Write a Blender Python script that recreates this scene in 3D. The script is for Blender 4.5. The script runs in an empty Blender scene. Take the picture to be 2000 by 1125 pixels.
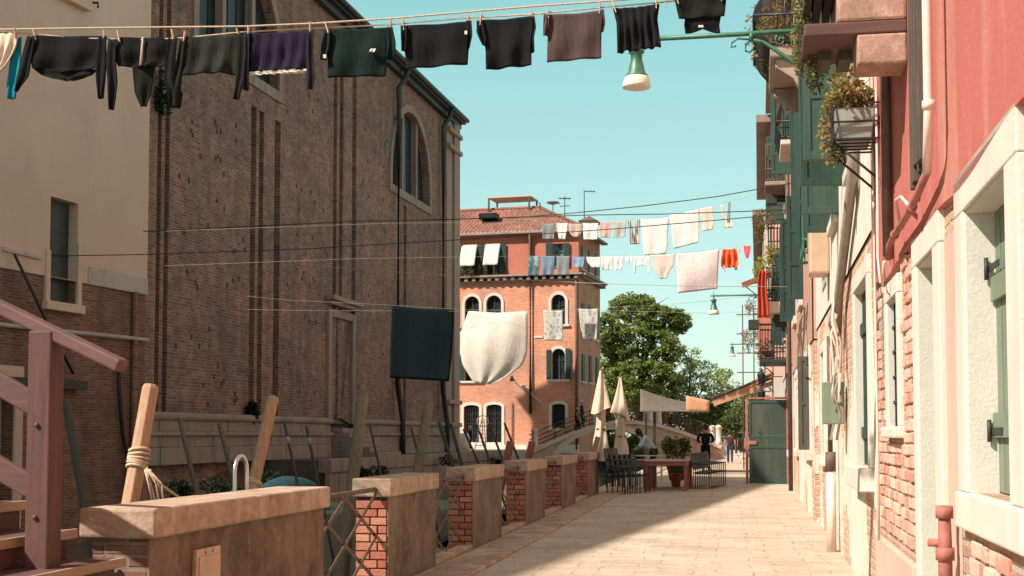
import bpy, bmesh, math, random
from mathutils import Vector, Matrix, Euler
from mathutils.geometry import tessellate_polygon
from mathutils import noise as mnoise
R = math.radians
random.seed(7)
scene = bpy.context.scene
col = scene.collection
# ------------------------------------------------------------------ camera
F, HOR, VPX, EYE = 2700.0, 850.0, 1420.0, 1.4
PITCH = R(3.2)
YAW = math.atan((VPX-1000)/F)
cam = bpy.data.cameras.new('camera')
cam.sensor_width = 36; cam.lens = 36*F/2000
SHY = (HOR-562.5)/F - math.tan(PITCH)
cam.shift_y = SHY*F/2000
cam.clip_start = 0.05; cam.clip_end = 3000
camo = bpy.data.objects.new('camera', cam); col.objects.link(camo)
camo.location = (0, 0, EYE)
camo.rotation_euler = (R(90)+PITCH, 0, YAW)
scene.camera = camo
CM = camo.rotation_euler.to_matrix()
CO = Vector((0, 0, EYE))
def ray(u, v):
    return CM @ Vector(((u-1000)/F, (562.5-v)/F + SHY, -1))
FWD = Vector((-math.sin(YAW), math.cos(YAW), 0))
def at(u, v, d):
    r = ray(u, v); return CO + r*(d/r.dot(FWD))
def atX(u, v, X):
    r = ray(u, v); return CO + r*(X/r.x)
def atY(u, v, Y):
    r = ray(u, v); return CO + r*(Y/r.y)
def atZ(u, v, z):
    r = ray(u, v); return CO + r*((z-EYE)/r.z)
# ------------------------------------------------------------------ sky, sun
SUN = Vector((-0.57, -0.46, 0.72)).normalized()
w = bpy.data.worlds.new('World'); scene.world = w; w.use_nodes = True
nt = w.node_tree
for n in list(nt.nodes): nt.nodes.remove(n)
out = nt.nodes.new('ShaderNodeOutputWorld'); bg = nt.nodes.new('ShaderNodeBackground')
sky = nt.nodes.new('ShaderNodeTexSky'); sky.sky_type = 'NISHITA'; sky.sun_disc = False
sky.sun_elevation = math.asin(SUN.z); sky.sun_rotation = math.atan2(SUN.x, SUN.y)
sky.air_density = 1.0; sky.dust_density = 0.6; sky.ozone_density = 1.0
tint = nt.nodes.new('ShaderNodeMixRGB'); tint.blend_type = 'MULTIPLY'; tint.inputs[0].default_value = 1
gm = nt.nodes.new('ShaderNodeGamma'); gm.inputs[1].default_value = .42; nt.links.new(sky.outputs[0], gm.inputs[0])
# sky tint: teal low down, warm tone added above view to warm the shade
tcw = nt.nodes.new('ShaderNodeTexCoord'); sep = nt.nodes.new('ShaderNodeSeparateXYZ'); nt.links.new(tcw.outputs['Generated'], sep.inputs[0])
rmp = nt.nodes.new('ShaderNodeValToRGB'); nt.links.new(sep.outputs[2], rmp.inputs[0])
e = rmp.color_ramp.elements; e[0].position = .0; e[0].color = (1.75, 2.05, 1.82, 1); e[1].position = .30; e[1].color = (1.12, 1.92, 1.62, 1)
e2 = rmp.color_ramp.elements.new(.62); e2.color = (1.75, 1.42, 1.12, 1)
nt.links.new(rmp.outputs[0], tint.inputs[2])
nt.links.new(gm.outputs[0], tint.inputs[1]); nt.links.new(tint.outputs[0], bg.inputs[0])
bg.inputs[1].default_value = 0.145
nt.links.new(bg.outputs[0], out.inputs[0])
sl = bpy.data.lights.new('sun', 'SUN'); sl.energy = 5.0; sl.angle = R(0.6); sl.color = (1.0, 0.90, 0.79)
so = bpy.data.objects.new('sun', sl); col.objects.link(so)
so.rotation_euler = SUN.to_track_quat('Z', 'Y').to_euler(); so.location = (-30, -20, 40)
scene.view_settings.view_transform = 'Standard'; scene.view_settings.look = 'None'
scene.view_settings.exposure = 0.68; scene.view_settings.gamma = 1.0
# ------------------------------------------------------------------ material helpers
class NT:
    def __init__(s, name):
        s.m = bpy.data.materials.new(name); s.m.use_nodes = True; s.t = s.m.node_tree
        s.b = s.t.nodes['Principled BSDF']; s.tc = None
    def n(s, ty, **kw):
        n = s.t.nodes.new(ty)
        for k, v in kw.items(): setattr(n, k, v)
        return n
    def put(s, sock, v):
        if isinstance(v, bpy.types.NodeSocket): s.t.links.new(v, sock)
        elif isinstance(v, (tuple, list)) and len(v) == 3 and sock.type == 'RGBA': sock.default_value = (*v, 1)
        else: sock.default_value = v
    def coord(s, which='Object'):
        if s.tc is None: s.tc = s.n('ShaderNodeTexCoord')
        return s.tc.outputs[which]
    def mapping(s, vec, scale=(1, 1, 1), loc=(0, 0, 0)):
        m = s.n('ShaderNodeMapping'); s.put(m.inputs[0], vec); m.inputs['Scale'].default_value = scale; m.inputs['Location'].default_value = loc
        return m.outputs[0]
    def noise(s, scale, detail=5, rough=.6, vec=None, colr=False, dist=0):
        n = s.n('ShaderNodeTexNoise'); s.put(n.inputs['Vector'], vec or s.coord())
        n.inputs['Scale'].default_value = scale; n.inputs['Detail'].default_value = detail
        n.inputs['Roughness'].default_value = rough; n.inputs['Distortion'].default_value = dist
        return n.outputs['Color' if colr else 'Fac']
    def ramp(s, fac, a, b, c0=(0, 0, 0), c1=(1, 1, 1)):
        n = s.n('ShaderNodeValToRGB'); s.put(n.inputs[0], fac)
        e = n.color_ramp.elements; e[0].position = a; e[1].position = b
        e[0].color = (*c0, 1); e[1].color = (*c1, 1); return n.outputs[0]
    def mix(s, fac, a, b, mode='MIX'):
        n = s.n('ShaderNodeMixRGB', blend_type=mode); s.put(n.inputs[0], fac); s.put(n.inputs[1], a); s.put(n.inputs[2], b)
        return n.outputs[0]
    def math(s, op, a, b=0):
        n = s.n('ShaderNodeMath', operation=op); s.put(n.inputs[0], a); s.put(n.inputs[1], b); return n.outputs[0]
    def bump(s, h, strength=.5, dist=.02, nrm=None):
        n = s.n('ShaderNodeBump'); s.put(n.inputs['Height'], h); n.inputs['Strength'].default_value = strength
        n.inputs['Distance'].default_value = dist
        if nrm is not None: s.put(n.inputs['Normal'], nrm)
        return n.outputs[0]
    def done(s, colr, rough=.8, nrm=None, metal=0, spec=None, trans=0):
        s.put(s.b.inputs['Base Color'], colr); s.put(s.b.inputs['Roughness'], rough)
        s.b.inputs['Metallic'].default_value = metal
        if nrm is not None: s.put(s.b.inputs['Normal'], nrm)
        if spec is not None: s.b.inputs['Specular IOR Level'].default_value = spec
        return s.m
def sc(c, k): return tuple(min(1, x*k) for x in c)
def m_plain(name, c, rough=.7, var=.25, scale=6, bump=.15, metal=0, dist=.01, streak=False):
    k = NT(name); v = k.coord()
    if streak: v = k.mapping(v, (1, 1, .12))
    n1 = k.noise(scale, vec=v); n2 = k.noise(scale*7, 4)
    cc = k.mix(k.ramp(n1, .3, .7), sc(c, 1-var), sc(c, 1+var))
    cc = k.mix(k.ramp(n2, .35, .75), cc, k.mix(.35, cc, sc(c, .75)))
    return k.done(cc, rough, k.bump(n2, bump, dist), metal)
def brick_nodes(k, c1, c2, mortar, bw, bh, ms, wob=.012, off=.5):
    uv = k.coord('UV')
    nz = k.noise(3.0, 3, vec=uv, colr=True)
    wv = k.n('ShaderNodeVectorMath', operation='MULTIPLY_ADD')
    k.put(wv.inputs[0], nz); wv.inputs[1].default_value = (wob, wob, 0); k.put(wv.inputs[2], uv)
    b = k.n('ShaderNodeTexBrick'); k.put(b.inputs['Vector'], wv.outputs[0]); b.offset = off
    b.inputs['Scale'].default_value = 1; b.inputs['Brick Width'].default_value = bw; b.inputs['Row Height'].default_value = bh
    b.inputs['Mortar Size'].default_value = ms; b.inputs['Mortar Smooth'].default_value = .35; b.inputs['Bias'].default_value = 0
    k.put(b.inputs['Color1'], c1); k.put(b.inputs['Color2'], c2); k.put(b.inputs['Mortar'], mortar)
    return b
def m_brick(name, c1, c2, mortar, bw=.27, bh=.075, ms=.012, dirt=(.05, .04, .035), dirtamt=.5, bump=.6, bd=.02, patch=None, patchlim=(.6, .7), holes=False, pscale=.35):
    k = NT(name)
    b = brick_nodes(k, c1, c2, mortar, bw, bh, ms)
    n0 = k.noise(.25, 5); n1 = k.noise(1.3, 6, .7); n2 = k.noise(22, 5, .7); st = k.noise(1.6, 4, vec=k.mapping(k.coord(), (1, 1, .08)))
    cc = b.outputs['Color']
    cc = k.mix(k.math('MULTIPLY', k.ramp(n2, .35, .75), .55), cc, k.mix(1, cc, (.55, .5, .46), 'MULTIPLY'))
    cc = k.mix(k.math('MULTIPLY', k.ramp(n1, .42, .68), dirtamt), cc, k.mix(.75, cc, dirt))
    cc = k.mix(k.math('MULTIPLY', k.ramp(st, .5, .72), dirtamt*.8), cc, k.mix(.7, cc, dirt))
    cc = k.mix(k.math('MULTIPLY', k.ramp(n0, .44, .56), .8), cc, k.mix(1, cc, (1.4, 1.22, 1.08), 'MULTIPLY'))
    h = k.mix(.35, k.mix(1, (1, 1, 1), b.outputs['Fac'], 'SUBTRACT'), n2)
    rough = .9
    if patch:
        pm = k.ramp(k.noise(pscale, 7, .62), patchlim[0], patchlim[1])
        pc = k.mix(k.ramp(k.noise(2.2, 5), .35, .7), patch, sc(patch, .78))
        pc = k.mix(k.math('MULTIPLY', k.ramp(st, .5, .75), .5), pc, sc(patch, .6))
        cc = k.mix(pm, cc, pc)
        h = k.mix(pm, h, k.mix(.25, (1.3, 1.3, 1.3), n1))
    return k.done(cc, rough, k.bump(h, bump, bd))
def m_plaster(name, c, stain, amt=.6, scale=.7, bump=.25, chip=None):
    k = NT(name)
    n1 = k.noise(scale, 6, .65); st = k.noise(1.7, 5, .6, vec=k.mapping(k.coord(), (1, 1, .16)), dist=1.0); n3 = k.noise(40, 4)
    cc = k.mix(k.ramp(n1, .35, .65), c, sc(c, .88))
    cc = k.mix(k.math('MULTIPLY', k.ramp(st, .48, .78), amt), cc, stain)
    cc = k.mix(k.math('MULTIPLY', k.ramp(k.noise(5, 6, .75), .55, .8), amt*.6), cc, k.mix(.5, cc, stain))
    if chip:
        n4 = k.noise(2.6, 8, .72); cc = k.mix(k.ramp(n4, .64, .66), cc, chip)
        cc = k.mix(k.math('MULTIPLY', k.ramp(k.noise(14, 6, .8), .5, .75), .45), cc, sc(c, .72))
    h = k.mix(.5, n1, n3)
    return k.done(cc, .88, k.bump(h, bump, .02))
def m_blotch(name, c, dark, light):
    k = NT(name); n1 = k.noise(2.2, 7, .7, dist=.6); n2 = k.noise(9, 6, .75); n3 = k.noise(55, 4); st = k.noise(3.1, 5, .65, vec=k.mapping(k.coord(), (1, 1, .22)), dist=1.2)
    cc = k.mix(k.ramp(n1, .38, .62), c, dark); cc = k.mix(k.math('MULTIPLY', k.ramp(n2, .52, .72), .7), cc, light)
    cc = k.mix(k.math('MULTIPLY', k.ramp(st, .5, .68), .55), cc, dark); cc = k.mix(k.math('MULTIPLY', k.ramp(n3, .55, .8), .4), cc, dark)
    return k.done(cc, .88, k.bump(k.mix(.5, n2, n3), .7, .012))
def m_wood(name, c, dark, scale=3, ax=(6, 6, .5), rough=.75, bump=.3):
    k = NT(name); v = k.mapping(k.coord(), ax)
    n = k.noise(scale, 6, .65, vec=v, dist=.4); n2 = k.noise(1.3, 4)
    cc = k.mix(k.ramp(n, .3, .7), dark, c); cc = k.mix(k.math('MULTIPLY', k.ramp(n2, .4, .7), .4), cc, dark)
    return k.done(cc, rough, k.bump(n, bump, .008))
def m_leaf(name, a, b, c=None):
    k = NT(name); g = k.n('ShaderNodeNewGeometry')
    cc = k.mix(g.outputs['Random Per Island'], a, b)
    cc = k.mix(k.ramp(k.noise(.6, 3), .4, .62), cc, k.mix(1, cc, (.62, .68, .6), 'MULTIPLY'))
    if c: cc = k.mix(k.ramp(g.outputs['Random Per Island'], .82, .86), cc, c)
    m = k.done(cc, .6, spec=.25)
    tr = k.n('ShaderNodeBsdfTranslucent'); k.put(tr.inputs[0], k.mix(1, cc, (1.2, 1.3, .6), 'MULTIPLY'))
    mx = k.n('ShaderNodeMixShader'); mx.inputs[0].default_value = .3
    k.t.links.new(k.b.outputs[0], mx.inputs[1]); k.t.links.new(tr.outputs[0], mx.inputs[2])
    k.t.links.new(mx.outputs[0], k.t.nodes['Material Output'].inputs[0])
    return m
def m_cloth(name, c, var=.12, rough=.95, trans=0.0, pattern=None, pscale=9, stripes=None, weave=120):
    k = NT(name); cc = k.mix(k.ramp(k.noise(5, 4), .3, .7), sc(c, 1-var), sc(c, 1+var))
    if pattern:
        cc = k.mix(k.ramp(k.noise(pscale, 3, .5), .52, .60), cc, pattern)
    if stripes:
        wv = k.n('ShaderNodeTexWave', wave_type='BANDS', bands_direction='X'); k.put(wv.inputs[0], k.coord('UV')); wv.inputs['Scale'].default_value = stripes[1]
        cc = k.mix(k.ramp(wv.outputs['Fac'], .45, .55), cc, stripes[0])
    wr = k.noise(5, 5, .6, vec=k.mapping(k.coord(), (1.6, 1, .5)), dist=.8)
    m = k.done(cc, rough, k.bump(wr, .4, .05), spec=.1)
    if trans:
        tr = k.n('ShaderNodeBsdfTranslucent'); k.put(tr.inputs[0], cc)
        mx = k.n('ShaderNodeMixShader'); mx.inputs[0].default_value = trans
        k.t.links.new(k.b.outputs[0], mx.inputs[1]); k.t.links.new(tr.outputs[0], mx.inputs[2])
        k.t.links.new(mx.outputs[0], k.t.nodes['Material Output'].inputs[0])
    return m
def m_glass(name, c=(.02, .03, .035)):
    k = NT(name); return k.done(k.mix(k.ramp(k.noise(2.5, 3), .35, .7), c, sc(c, 2.2)), .35, spec=.2)
# ------------------------------------------------------------------ mesh helpers
class MB:
    def __init__(s): s.v = []; s.f = []; s.s = []; s.sm = False; s.M = Matrix.Identity(4)
    def add(s, vs, fs, sm=None):
        o = len(s.v); s.v += [tuple(s.M @ Vector(p)) for p in vs]
        s.f += [tuple(i+o for i in f) for f in fs]; s.s += [s.sm if sm is None else sm]*len(fs); return s
    def box(s, x0, x1, y0, y1, z0, z1):
        if x0 > x1: x0, x1 = x1, x0
        if y0 > y1: y0, y1 = y1, y0
        if z0 > z1: z0, z1 = z1, z0
        return s.add([(x0, y0, z0), (x1, y0, z0), (x1, y1, z0), (x0, y1, z0), (x0, y0, z1), (x1, y0, z1), (x1, y1, z1), (x0, y1, z1)],
                     [(0, 3, 2, 1), (4, 5, 6, 7), (0, 1, 5, 4), (1, 2, 6, 5), (2, 3, 7, 6), (3, 0, 4, 7)])
    def tube(s, pts, r, n=8, caps=True, flat=False):
        pts = [Vector(p) for p in pts]; rs = r if isinstance(r, (list, tuple)) else [r]*len(pts)
        vs = []; fs = []; up = None
        for i, p in enumerate(pts):
            t = (pts[min(i+1, len(pts)-1)] - pts[max(i-1, 0)])
            if t.length < 1e-9: t = Vector((0, 0, 1))
            t.normalize()
            if up is None: up = Vector((0, 0, 1)) if abs(t.z) < .95 else Vector((1, 0, 0))
            a = t.cross(up); 
            if a.length < 1e-4: a = t.cross(Vector((0, 1, 0)))
            a.normalize(); b = t.cross(a).normalized(); up = -b if False else up
            for j in range(n):
                an = 2*math.pi*(j+.5)/n; vs.append(p + (a*math.cos(an) + b*math.sin(an))*rs[i])
        for i in range(len(pts)-1):
            for j in range(n):
                k = (j+1) % n; fs.append((i*n+j, i*n+k, (i+1)*n+k, (i+1)*n+j))
        s.add(vs, fs, not flat)
        if caps:
            o = len(s.v)-len(vs); s.f.append(tuple(o+j for j in range(n-1, -1, -1))); s.f.append(tuple(o+(len(pts)-1)*n+j for j in range(n))); s.s += [False]*2
        return s
    def bar(s, a, b, w, h, up=(0, 0, 1)):
        a = Vector(a); b = Vector(b); t = (b-a).normalized(); x = t.cross(Vector(up)).normalized(); y = x.cross(t).normalized()
        vs = []
        for p in (a, b):
            for i, j in ((-1, -1), (1, -1), (1, 1), (-1, 1)): vs.append(p + x*i*w/2 + y*j*h/2)
        return s.add(vs, [(0, 1, 2, 3), (7, 6, 5, 4), (0, 4, 5, 1), (1, 5, 6, 2), (2, 6, 7, 3), (3, 7, 4, 0)])
    def lathe(s, prof, n=16, c=(0, 0, 0), sm=True, sx=1, sy=1):
        vs = []; fs = []
        for r, z in prof:
            for j in range(n):
                a = 2*math.pi*j/n; vs.append((c[0]+r*math.cos(a)*sx, c[1]+r*math.sin(a)*sy, c[2]+z))
        for i in range(len(prof)-1):
            for j in range(n):
                k = (j+1) % n; fs.append((i*n+j, i*n+k, (i+1)*n+k, (i+1)*n+j))
        s.add(vs, fs, sm)
        o = len(s.v)-len(vs); s.f.append(tuple(o+j for j in range(n-1, -1, -1))); s.f.append(tuple(o+(len(prof)-1)*n+j for j in range(n))); s.s += [False]*2
        return s
    def ball(s, c, rx, ry=None, rz=None, n=10, m=7):
        ry = rx if ry is None else ry; rz = rx if rz is None else rz
        prof = [(max(.02, math.sin(math.pi*i/m)), -math.cos(math.pi*i/m)) for i in range(m+1)]
        vs = []; fs = []
        for r, z in prof:
            for j in range(n):
                a = 2*math.pi*j/n; vs.append((c[0]+rx*r*math.cos(a), c[1]+ry*r*math.sin(a), c[2]+rz*z))
        for i in range(m):
            for j in range(n):
                k = (j+1) % n; fs.append((i*n+j, i*n+k, (i+1)*n+k, (i+1)*n+j))
        return s.add(vs, fs, True)
    def sheet(s, outer, holes, y, depth, flip=False, rev=True):
        """outer/holes: (x,z) polygons; front face at y (outward +y), reveals go back by depth"""
        polys = [[Vector((p[0], p[1], 0)) for p in outer]] + [[Vector((p[0], p[1], 0)) for p in h] for h in holes]
        tris = tessellate_polygon(polys); flat = [p for l in polys for p in l]
        vs = [(p.x, y, p.y) for p in flat]; fs = []
        for t in tris:
            a, b, c = [flat[i] for i in t]; cr = (b-a).cross(c-a).z
            fs.append(tuple(t) if (cr < 0) != flip else tuple(reversed(t)))
        s.add(vs, fs, False)
        if rev:
            for l in ([outer] + list(holes)) if rev == 'all' else holes:
                m = len(l); ar = sum(l[i][0]*l[(i+1) % m][1]-l[(i+1) % m][0]*l[i][1] for i in range(m))
                vs = [(p[0], y, p[1]) for p in l] + [(p[0], y-depth, p[1]) for p in l]
                s.add(vs, [(i, (i+1) % m, m+(i+1) % m, m+i) for i in range(m)], False)
        return s
    def prism(s, poly, y0, y1):
        polys = [[Vector((p[0], p[1], 0)) for p in poly]]; tris = tessellate_polygon(polys); m = len(poly)
        vs = [(p[0], y1, p[1]) for p in poly] + [(p[0], y0, p[1]) for p in poly]; fs = []
        for t in tris:
            a, b, c = [polys[0][i] for i in t]; cr = (b-a).cross(c-a).z
            f = tuple(t) if cr < 0 else tuple(reversed(t)); fs.append(f); fs.append(tuple(i+m for i in reversed(f)))
        fs += [(i, (i+1) % m, m+(i+1) % m, m+i) for i in range(m)]
        return s.add(vs, fs, False)
    def grid(s, fn, nu, nv, sm=True):
        vs = [fn(i/nu, j/nv) for j in range(nv+1) for i in range(nu+1)]
        fs = [(j*(nu+1)+i, j*(nu+1)+i+1, (j+1)*(nu+1)+i+1, (j+1)*(nu+1)+i) for j in range(nv) for i in range(nu)]
        return s.add(vs, fs, sm)
    def build(s, name, mat, parent=None, bevel=0, uvoff=(0, 0), weld=False, seg=2):
        me = bpy.data.meshes.new(name); me.from_pydata(s.v, [], s.f)
        me.polygons.foreach_set('use_smooth', s.s)
        uv = me.uv_layers.new(name='UVMap').data
        me.update()
        cs = [tuple(v.co) for v in me.vertices]
        for p in me.polygons:
            n = p.normal; nx, ny, nz = n
            if abs(nz) > .75:
                for li in p.loop_indices:
                    c = cs[me.loops[li].vertex_index]; uv[li].uv = (c[0]+uvoff[0], c[1]+uvoff[1])
            else:
                l = math.hypot(nx, ny); tx, ty = -ny/l, nx/l
                for li in p.loop_indices:
                    c = cs[me.loops[li].vertex_index]; uv[li].uv = (c[0]*tx+c[1]*ty+uvoff[0], c[2]+uvoff[1])
        if mat: me.materials.append(mat)
        o = bpy.data.objects.new(name, me); col.objects.link(o)
        if parent is not None: o.parent = parent
        if bevel:
            b = o.modifiers.new('bevel', 'BEVEL'); b.width = bevel; b.segments = seg; b.limit_method = 'ANGLE'; b.angle_limit = R(40); b.harden_normals = False
        return o
def tag(o, label=None, cat=None, group=None, kind=None):
    if label: o['label'] = label
    if cat: o['category'] = cat
    if group: o['group'] = group
    if kind: o['kind'] = kind
    return o
def thing(name, label, cat, loc=(0, 0, 0), rz=0, group=None):
    o = bpy.data.objects.new(name, None); o.empty_display_size = .2; col.objects.link(o)
    o.location = loc; o.rotation_euler = (0, 0, rz); return tag(o, label, cat, group)
def place(o, loc, rz=0):
    o.location = loc; o.rotation_euler = (0, 0, rz); return o
def copy_tree(o, parent=None):
    c = o.copy(); col.objects.link(c)
    if parent is not None: c.parent = parent
    for ch in list(o.children): copy_tree(ch, c)
    return c
def dup(o, loc, rz, label, group=None):
    c = copy_tree(o); c.location = loc; c.rotation_euler = (0, 0, rz); c['label'] = label
    if group: c['group'] = group
    return c
def pieces(name, boxes, mat, parent, bevel=0):
    for q in boxes: MB().box(*q).build(name, mat, parent, bevel=bevel)
class Fr:
    """a vertical plane: origin, heading; local x along it, +y outward"""
    def __init__(s, loc, rz): s.loc = Vector(loc); s.rz = rz; s.x = Vector((math.cos(rz), math.sin(rz), 0)); s.n = Vector((-math.sin(rz), math.cos(rz), 0))
    def px(s, u, v, out=0):
        r = ray(u, v); t = (s.loc + s.n*out - CO).dot(s.n)/r.dot(s.n); P = CO + r*t - s.loc
        return P.dot(s.x), P.z
    def rect(s, u0, v0, u1, v1, out=0):
        um, vm = (u0+u1)/2, (v0+v1)/2
        a = s.px(u0, vm, out)[0]; b = s.px(u1, vm, out)[0]; c = s.px(um, v1, out)[1]; d = s.px(um, v0, out)[1]
        return min(a, b), max(a, b), min(c, d), max(c, d)
    def w(s, x, y, z): return s.loc + s.x*x + s.n*y + Vector((0, 0, z))
def rc(x0, x1, z0, z1): return [(x0, z0), (x1, z0), (x1, z1), (x0, z1)]
def arch(x0, x1, z0, z1, rise=None, n=12):
    c = (x0+x1)/2; h = (x1-x0)/2; rise = h if rise is None else rise
    return [(x0, z0), (x1, z0)] + [(c+h*math.cos(math.pi*i/n), z1-rise+rise*math.sin(math.pi*i/n)) for i in range(n+1)]
def offs(poly, d):
    m = len(poly); ar = sum(poly[i][0]*poly[(i+1) % m][1]-poly[(i+1) % m][0]*poly[i][1] for i in range(m)); sg = 1 if ar > 0 else -1; o = []
    for i in range(m):
        a, b, c = poly[i-1], poly[i], poly[(i+1) % m]
        e1 = Vector((b[0]-a[0], b[1]-a[1])); e2 = Vector((c[0]-b[0], c[1]-b[1]))
        if e1.length < 1e-6 or e2.length < 1e-6: o.append(b); continue
        e1.normalize(); e2.normalize()
        n1 = Vector((e1.y, -e1.x))*sg; n2 = Vector((e2.y, -e2.x))*sg; k = n1+n2
        k = k/max(.3, k.dot(n1)); o.append((b[0]+k.x*d, b[1]+k.y*d))
    return o
def ring(inner, wd, y0, y1):
    """a frame of width wd round the polygon"""
    o = offs(inner, wd); m = len(inner); b = MB()
    vs = [(p[0], y1, p[1]) for p in inner]+[(p[0], y1, p[1]) for p in o]+[(p[0], y0, p[1]) for p in inner]+[(p[0], y0, p[1]) for p in o]
    fs = []
    for i in range(m):
        j = (i+1) % m
        fs += [(i, j, m+j, m+i), (2*m+i, 3*m+i, 3*m+j, 2*m+j), (m+i, m+j, 3*m+j, 3*m+i), (i, 2*m+i, 2*m+j, j)]
    return b.add(vs, fs, False)
def foliage(c, rad, n, size, rng, shell=.55, droop=0, aspect=.6):
    """leaf-sized quads through an ellipsoid"""
    mb = MB(); vs = []; fs = []
    for i in range(n):
        while True:
            p = Vector((rng.uniform(-1, 1), rng.uniform(-1, 1), rng.uniform(-1, 1)))
            if shell*rng.random() < p.length <= 1: break
        q = Vector((c[0]+p.x*rad[0], c[1]+p.y*rad[1], c[2]+p.z*rad[2]))
        a = Vector((rng.gauss(0, 1), rng.gauss(0, 1), rng.gauss(0, .6)-droop)).normalized(); b = a.cross(Vector((rng.gauss(0, 1), rng.gauss(0, 1), rng.gauss(0, 1)))).normalized()
        s = size*rng.uniform(.6, 1.3); a *= s; b *= s*aspect; k = len(vs)
        vs += [q-a, q+b*.9, q+a, q-b*.9]; fs.append((k, k+1, k+2, k+3))
    return vs, fs
# ------------------------------------------------------------------ materials
M = {}
M['bridgest'] = m_blotch('bridge_stone', (.58, .48, .37), (.38, .29, .2), (.68, .6, .5))
def m_facing():
    k = NT('facing_brick'); g = k.n('ShaderNodeNewGeometry'); r = g.outputs['Random Per Island']
    cc = k.mix(k.ramp(r, .1, .5), (.46, .21, .15), (.60, .34, .26)); cc = k.mix(k.ramp(r, .6, 1.0), cc, (.68, .50, .40))
    n = k.noise(7, 7, .75); n2 = k.noise(45, 5, .7)
    cc = k.mix(k.math('MULTIPLY', k.ramp(n, .5, .66), .75), cc, (.68, .56, .46)); cc = k.mix(k.math('MULTIPLY', k.ramp(n2, .5, .75), .5), cc, (.34, .18, .13))
    return k.done(cc, .92, k.bump(k.mix(.5, n, n2), .9, .012))
M['facing'] = m_facing()
M['pinkst'] = m_blotch('pink_stone', (.44, .27, .20), (.24, .15, .11), (.56, .40, .32))
M['church'] = m_brick('church_brick', (.20, .09, .068), (.37, .205, .155), (.38, .30, .245), bw=.42, bh=.125, ms=.02, dirt=(.06,.038,.03), dirtamt=.75, bump=1.0, bd=.06)
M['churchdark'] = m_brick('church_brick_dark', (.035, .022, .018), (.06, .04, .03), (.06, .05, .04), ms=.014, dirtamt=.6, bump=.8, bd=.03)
M['oldbrick'] = m_brick('old_brick', (.15, .055, .04), (.29, .15, .10), (.27, .2, .15), bw=.25, bh=.068, ms=.014, dirtamt=.7, bump=.8, patch=(.30, .25, .2), patchlim=(.68, .8), bd=.03)
M['nearbrick'] = m_brick('near_brick', (.56, .28, .20), (.66, .46, .34), (.62, .52, .42), bw=.27, bh=.082, ms=.016, dirt=(.3, .2, .14), dirtamt=.35, bump=1.0, bd=.16, patch=(.66, .54, .42), patchlim=(.62, .67), pscale=.8)
M['peel'] = m_brick('peeling_wall', (.58, .25, .17), (.62, .40, .28), (.6, .5, .4), bw=.27, bh=.085, ms=.016, dirt=(.3, .2, .14), dirtamt=.3, bump=.9, bd=.06, patch=(.70, .63, .53), patchlim=(.475, .505), pscale=.55)
M['orbrick'] = m_brick('orange_brick', (.47, .165, .10), (.57, .27, .185), (.58, .40, .30), dirtamt=.35, dirt=(.3, .16, .1), bump=.5, pscale=.3, bw=.4, bh=.1)
M['pierbrick'] = m_brick('pier_brick', (.42, .10, .055), (.5, .2, .12), (.16, .11, .08), bw=.25, bh=.085, ms=.018, dirtamt=.2, bump=1.0, bd=.05)
M['redplaster'] = m_plaster('red_plaster', (.46, .125, .098), (.56, .30, .23), .8, 1.1, .4, (.60, .36, .28))
M['redpl2'] = m_plaster('red_plaster_far', (.47, .155, .105), (.34, .12, .085), .5)
M['cream'] = m_plaster('cream_plaster', (.66, .50, .38), (.48, .37, .28), .3, .4, .15)
M['pale'] = m_plaster('pale_plaster', (.72, .66, .56), (.50, .40, .32), .6, .9, .4, (.58, .36, .28))
M['pink'] = m_plaster('pink_plaster', (.50, .28, .21), (.36, .2, .16), .5)
M['pinkl'] = m_plaster('light_pink_plaster', (.62, .40, .32), (.46, .3, .24), .5)
M['greywall'] = m_plaster('grey_plaster', (.50, .46, .42), (.3, .27, .24), .6)
M['pierplaster'] = m_blotch('pier_cement', (.23, .165, .12), (.11, .07, .045), (.34, .27, .2))
M['istria'] = m_plaster('white_stone', (.64, .585, .51), (.46, .38, .31), .55, 1.5, .3)
M['istriad'] = m_plaster('grey_stone', (.34, .25, .20), (.14, .11, .09), .9, .9, .5)
M['coping'] = m_blotch('coping_stone', (.50, .38, .28), (.28, .18, .12), (.62, .52, .42))
M['greenpaint'] = m_wood('green_paint', (.032, .078, .052), (.018, .045, .033), 3, (4, 4, .6), .55, .3)
M['greenlight'] = m_wood('pale_green_paint', (.20, .25, .17), (.13, .17, .12), 3, (5, 5, .5), .65, .3)
M['darkgreen'] = m_wood('dark_green_paint', (.02, .06, .05), (.012, .035, .03), 3, (4, 4, .6), .5, .3)
M['gatepanel'] = m_plaster('gate_panel', (.04, .055, .04), (.13, .13, .09), .6, 1.5, .2)
M['iron'] = m_plain('black_iron', (.03, .03, .032), .5, .2, 8, .1, .3)
M['rust'] = m_plain('rusty_iron', (.12, .075, .055), .75, .35, 9, .3, .1)
M['lampgreen'] = m_plain('lamp_green', (.05, .16, .10), .45, .25, 12, .15, .1)
M['lampglass'] = m_plain('lamp_glass', (.75, .66, .55), .35, .1, 14, .05)
M['glass'] = m_glass('dark_glass', (.012,.015,.016)); M['glassb'] = m_glass('blue_glass', (.06, .16, .2))
M['tile'] = m_brick('roof_tile', (.17, .065, .045), (.32, .14, .10), (.06, .035, .03), bw=.22, bh=.42, ms=.02, dirtamt=.6, dirt=(.12, .08, .06), bump=.4)
M['water'] = None
M['lead'] = m_plain('green_copper', (.022, .028, .026), .6, .3, 5, .15)
M['oldred'] = m_wood('faded_red_wood', (.15, .058, .042), (.055, .03, .026), 3, (7, 7, .6))
M['oldredx'] = m_wood('faded_red_rail', (.17, .075, .058), (.08, .045, .038), 3, (.8, 7, 7))
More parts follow.
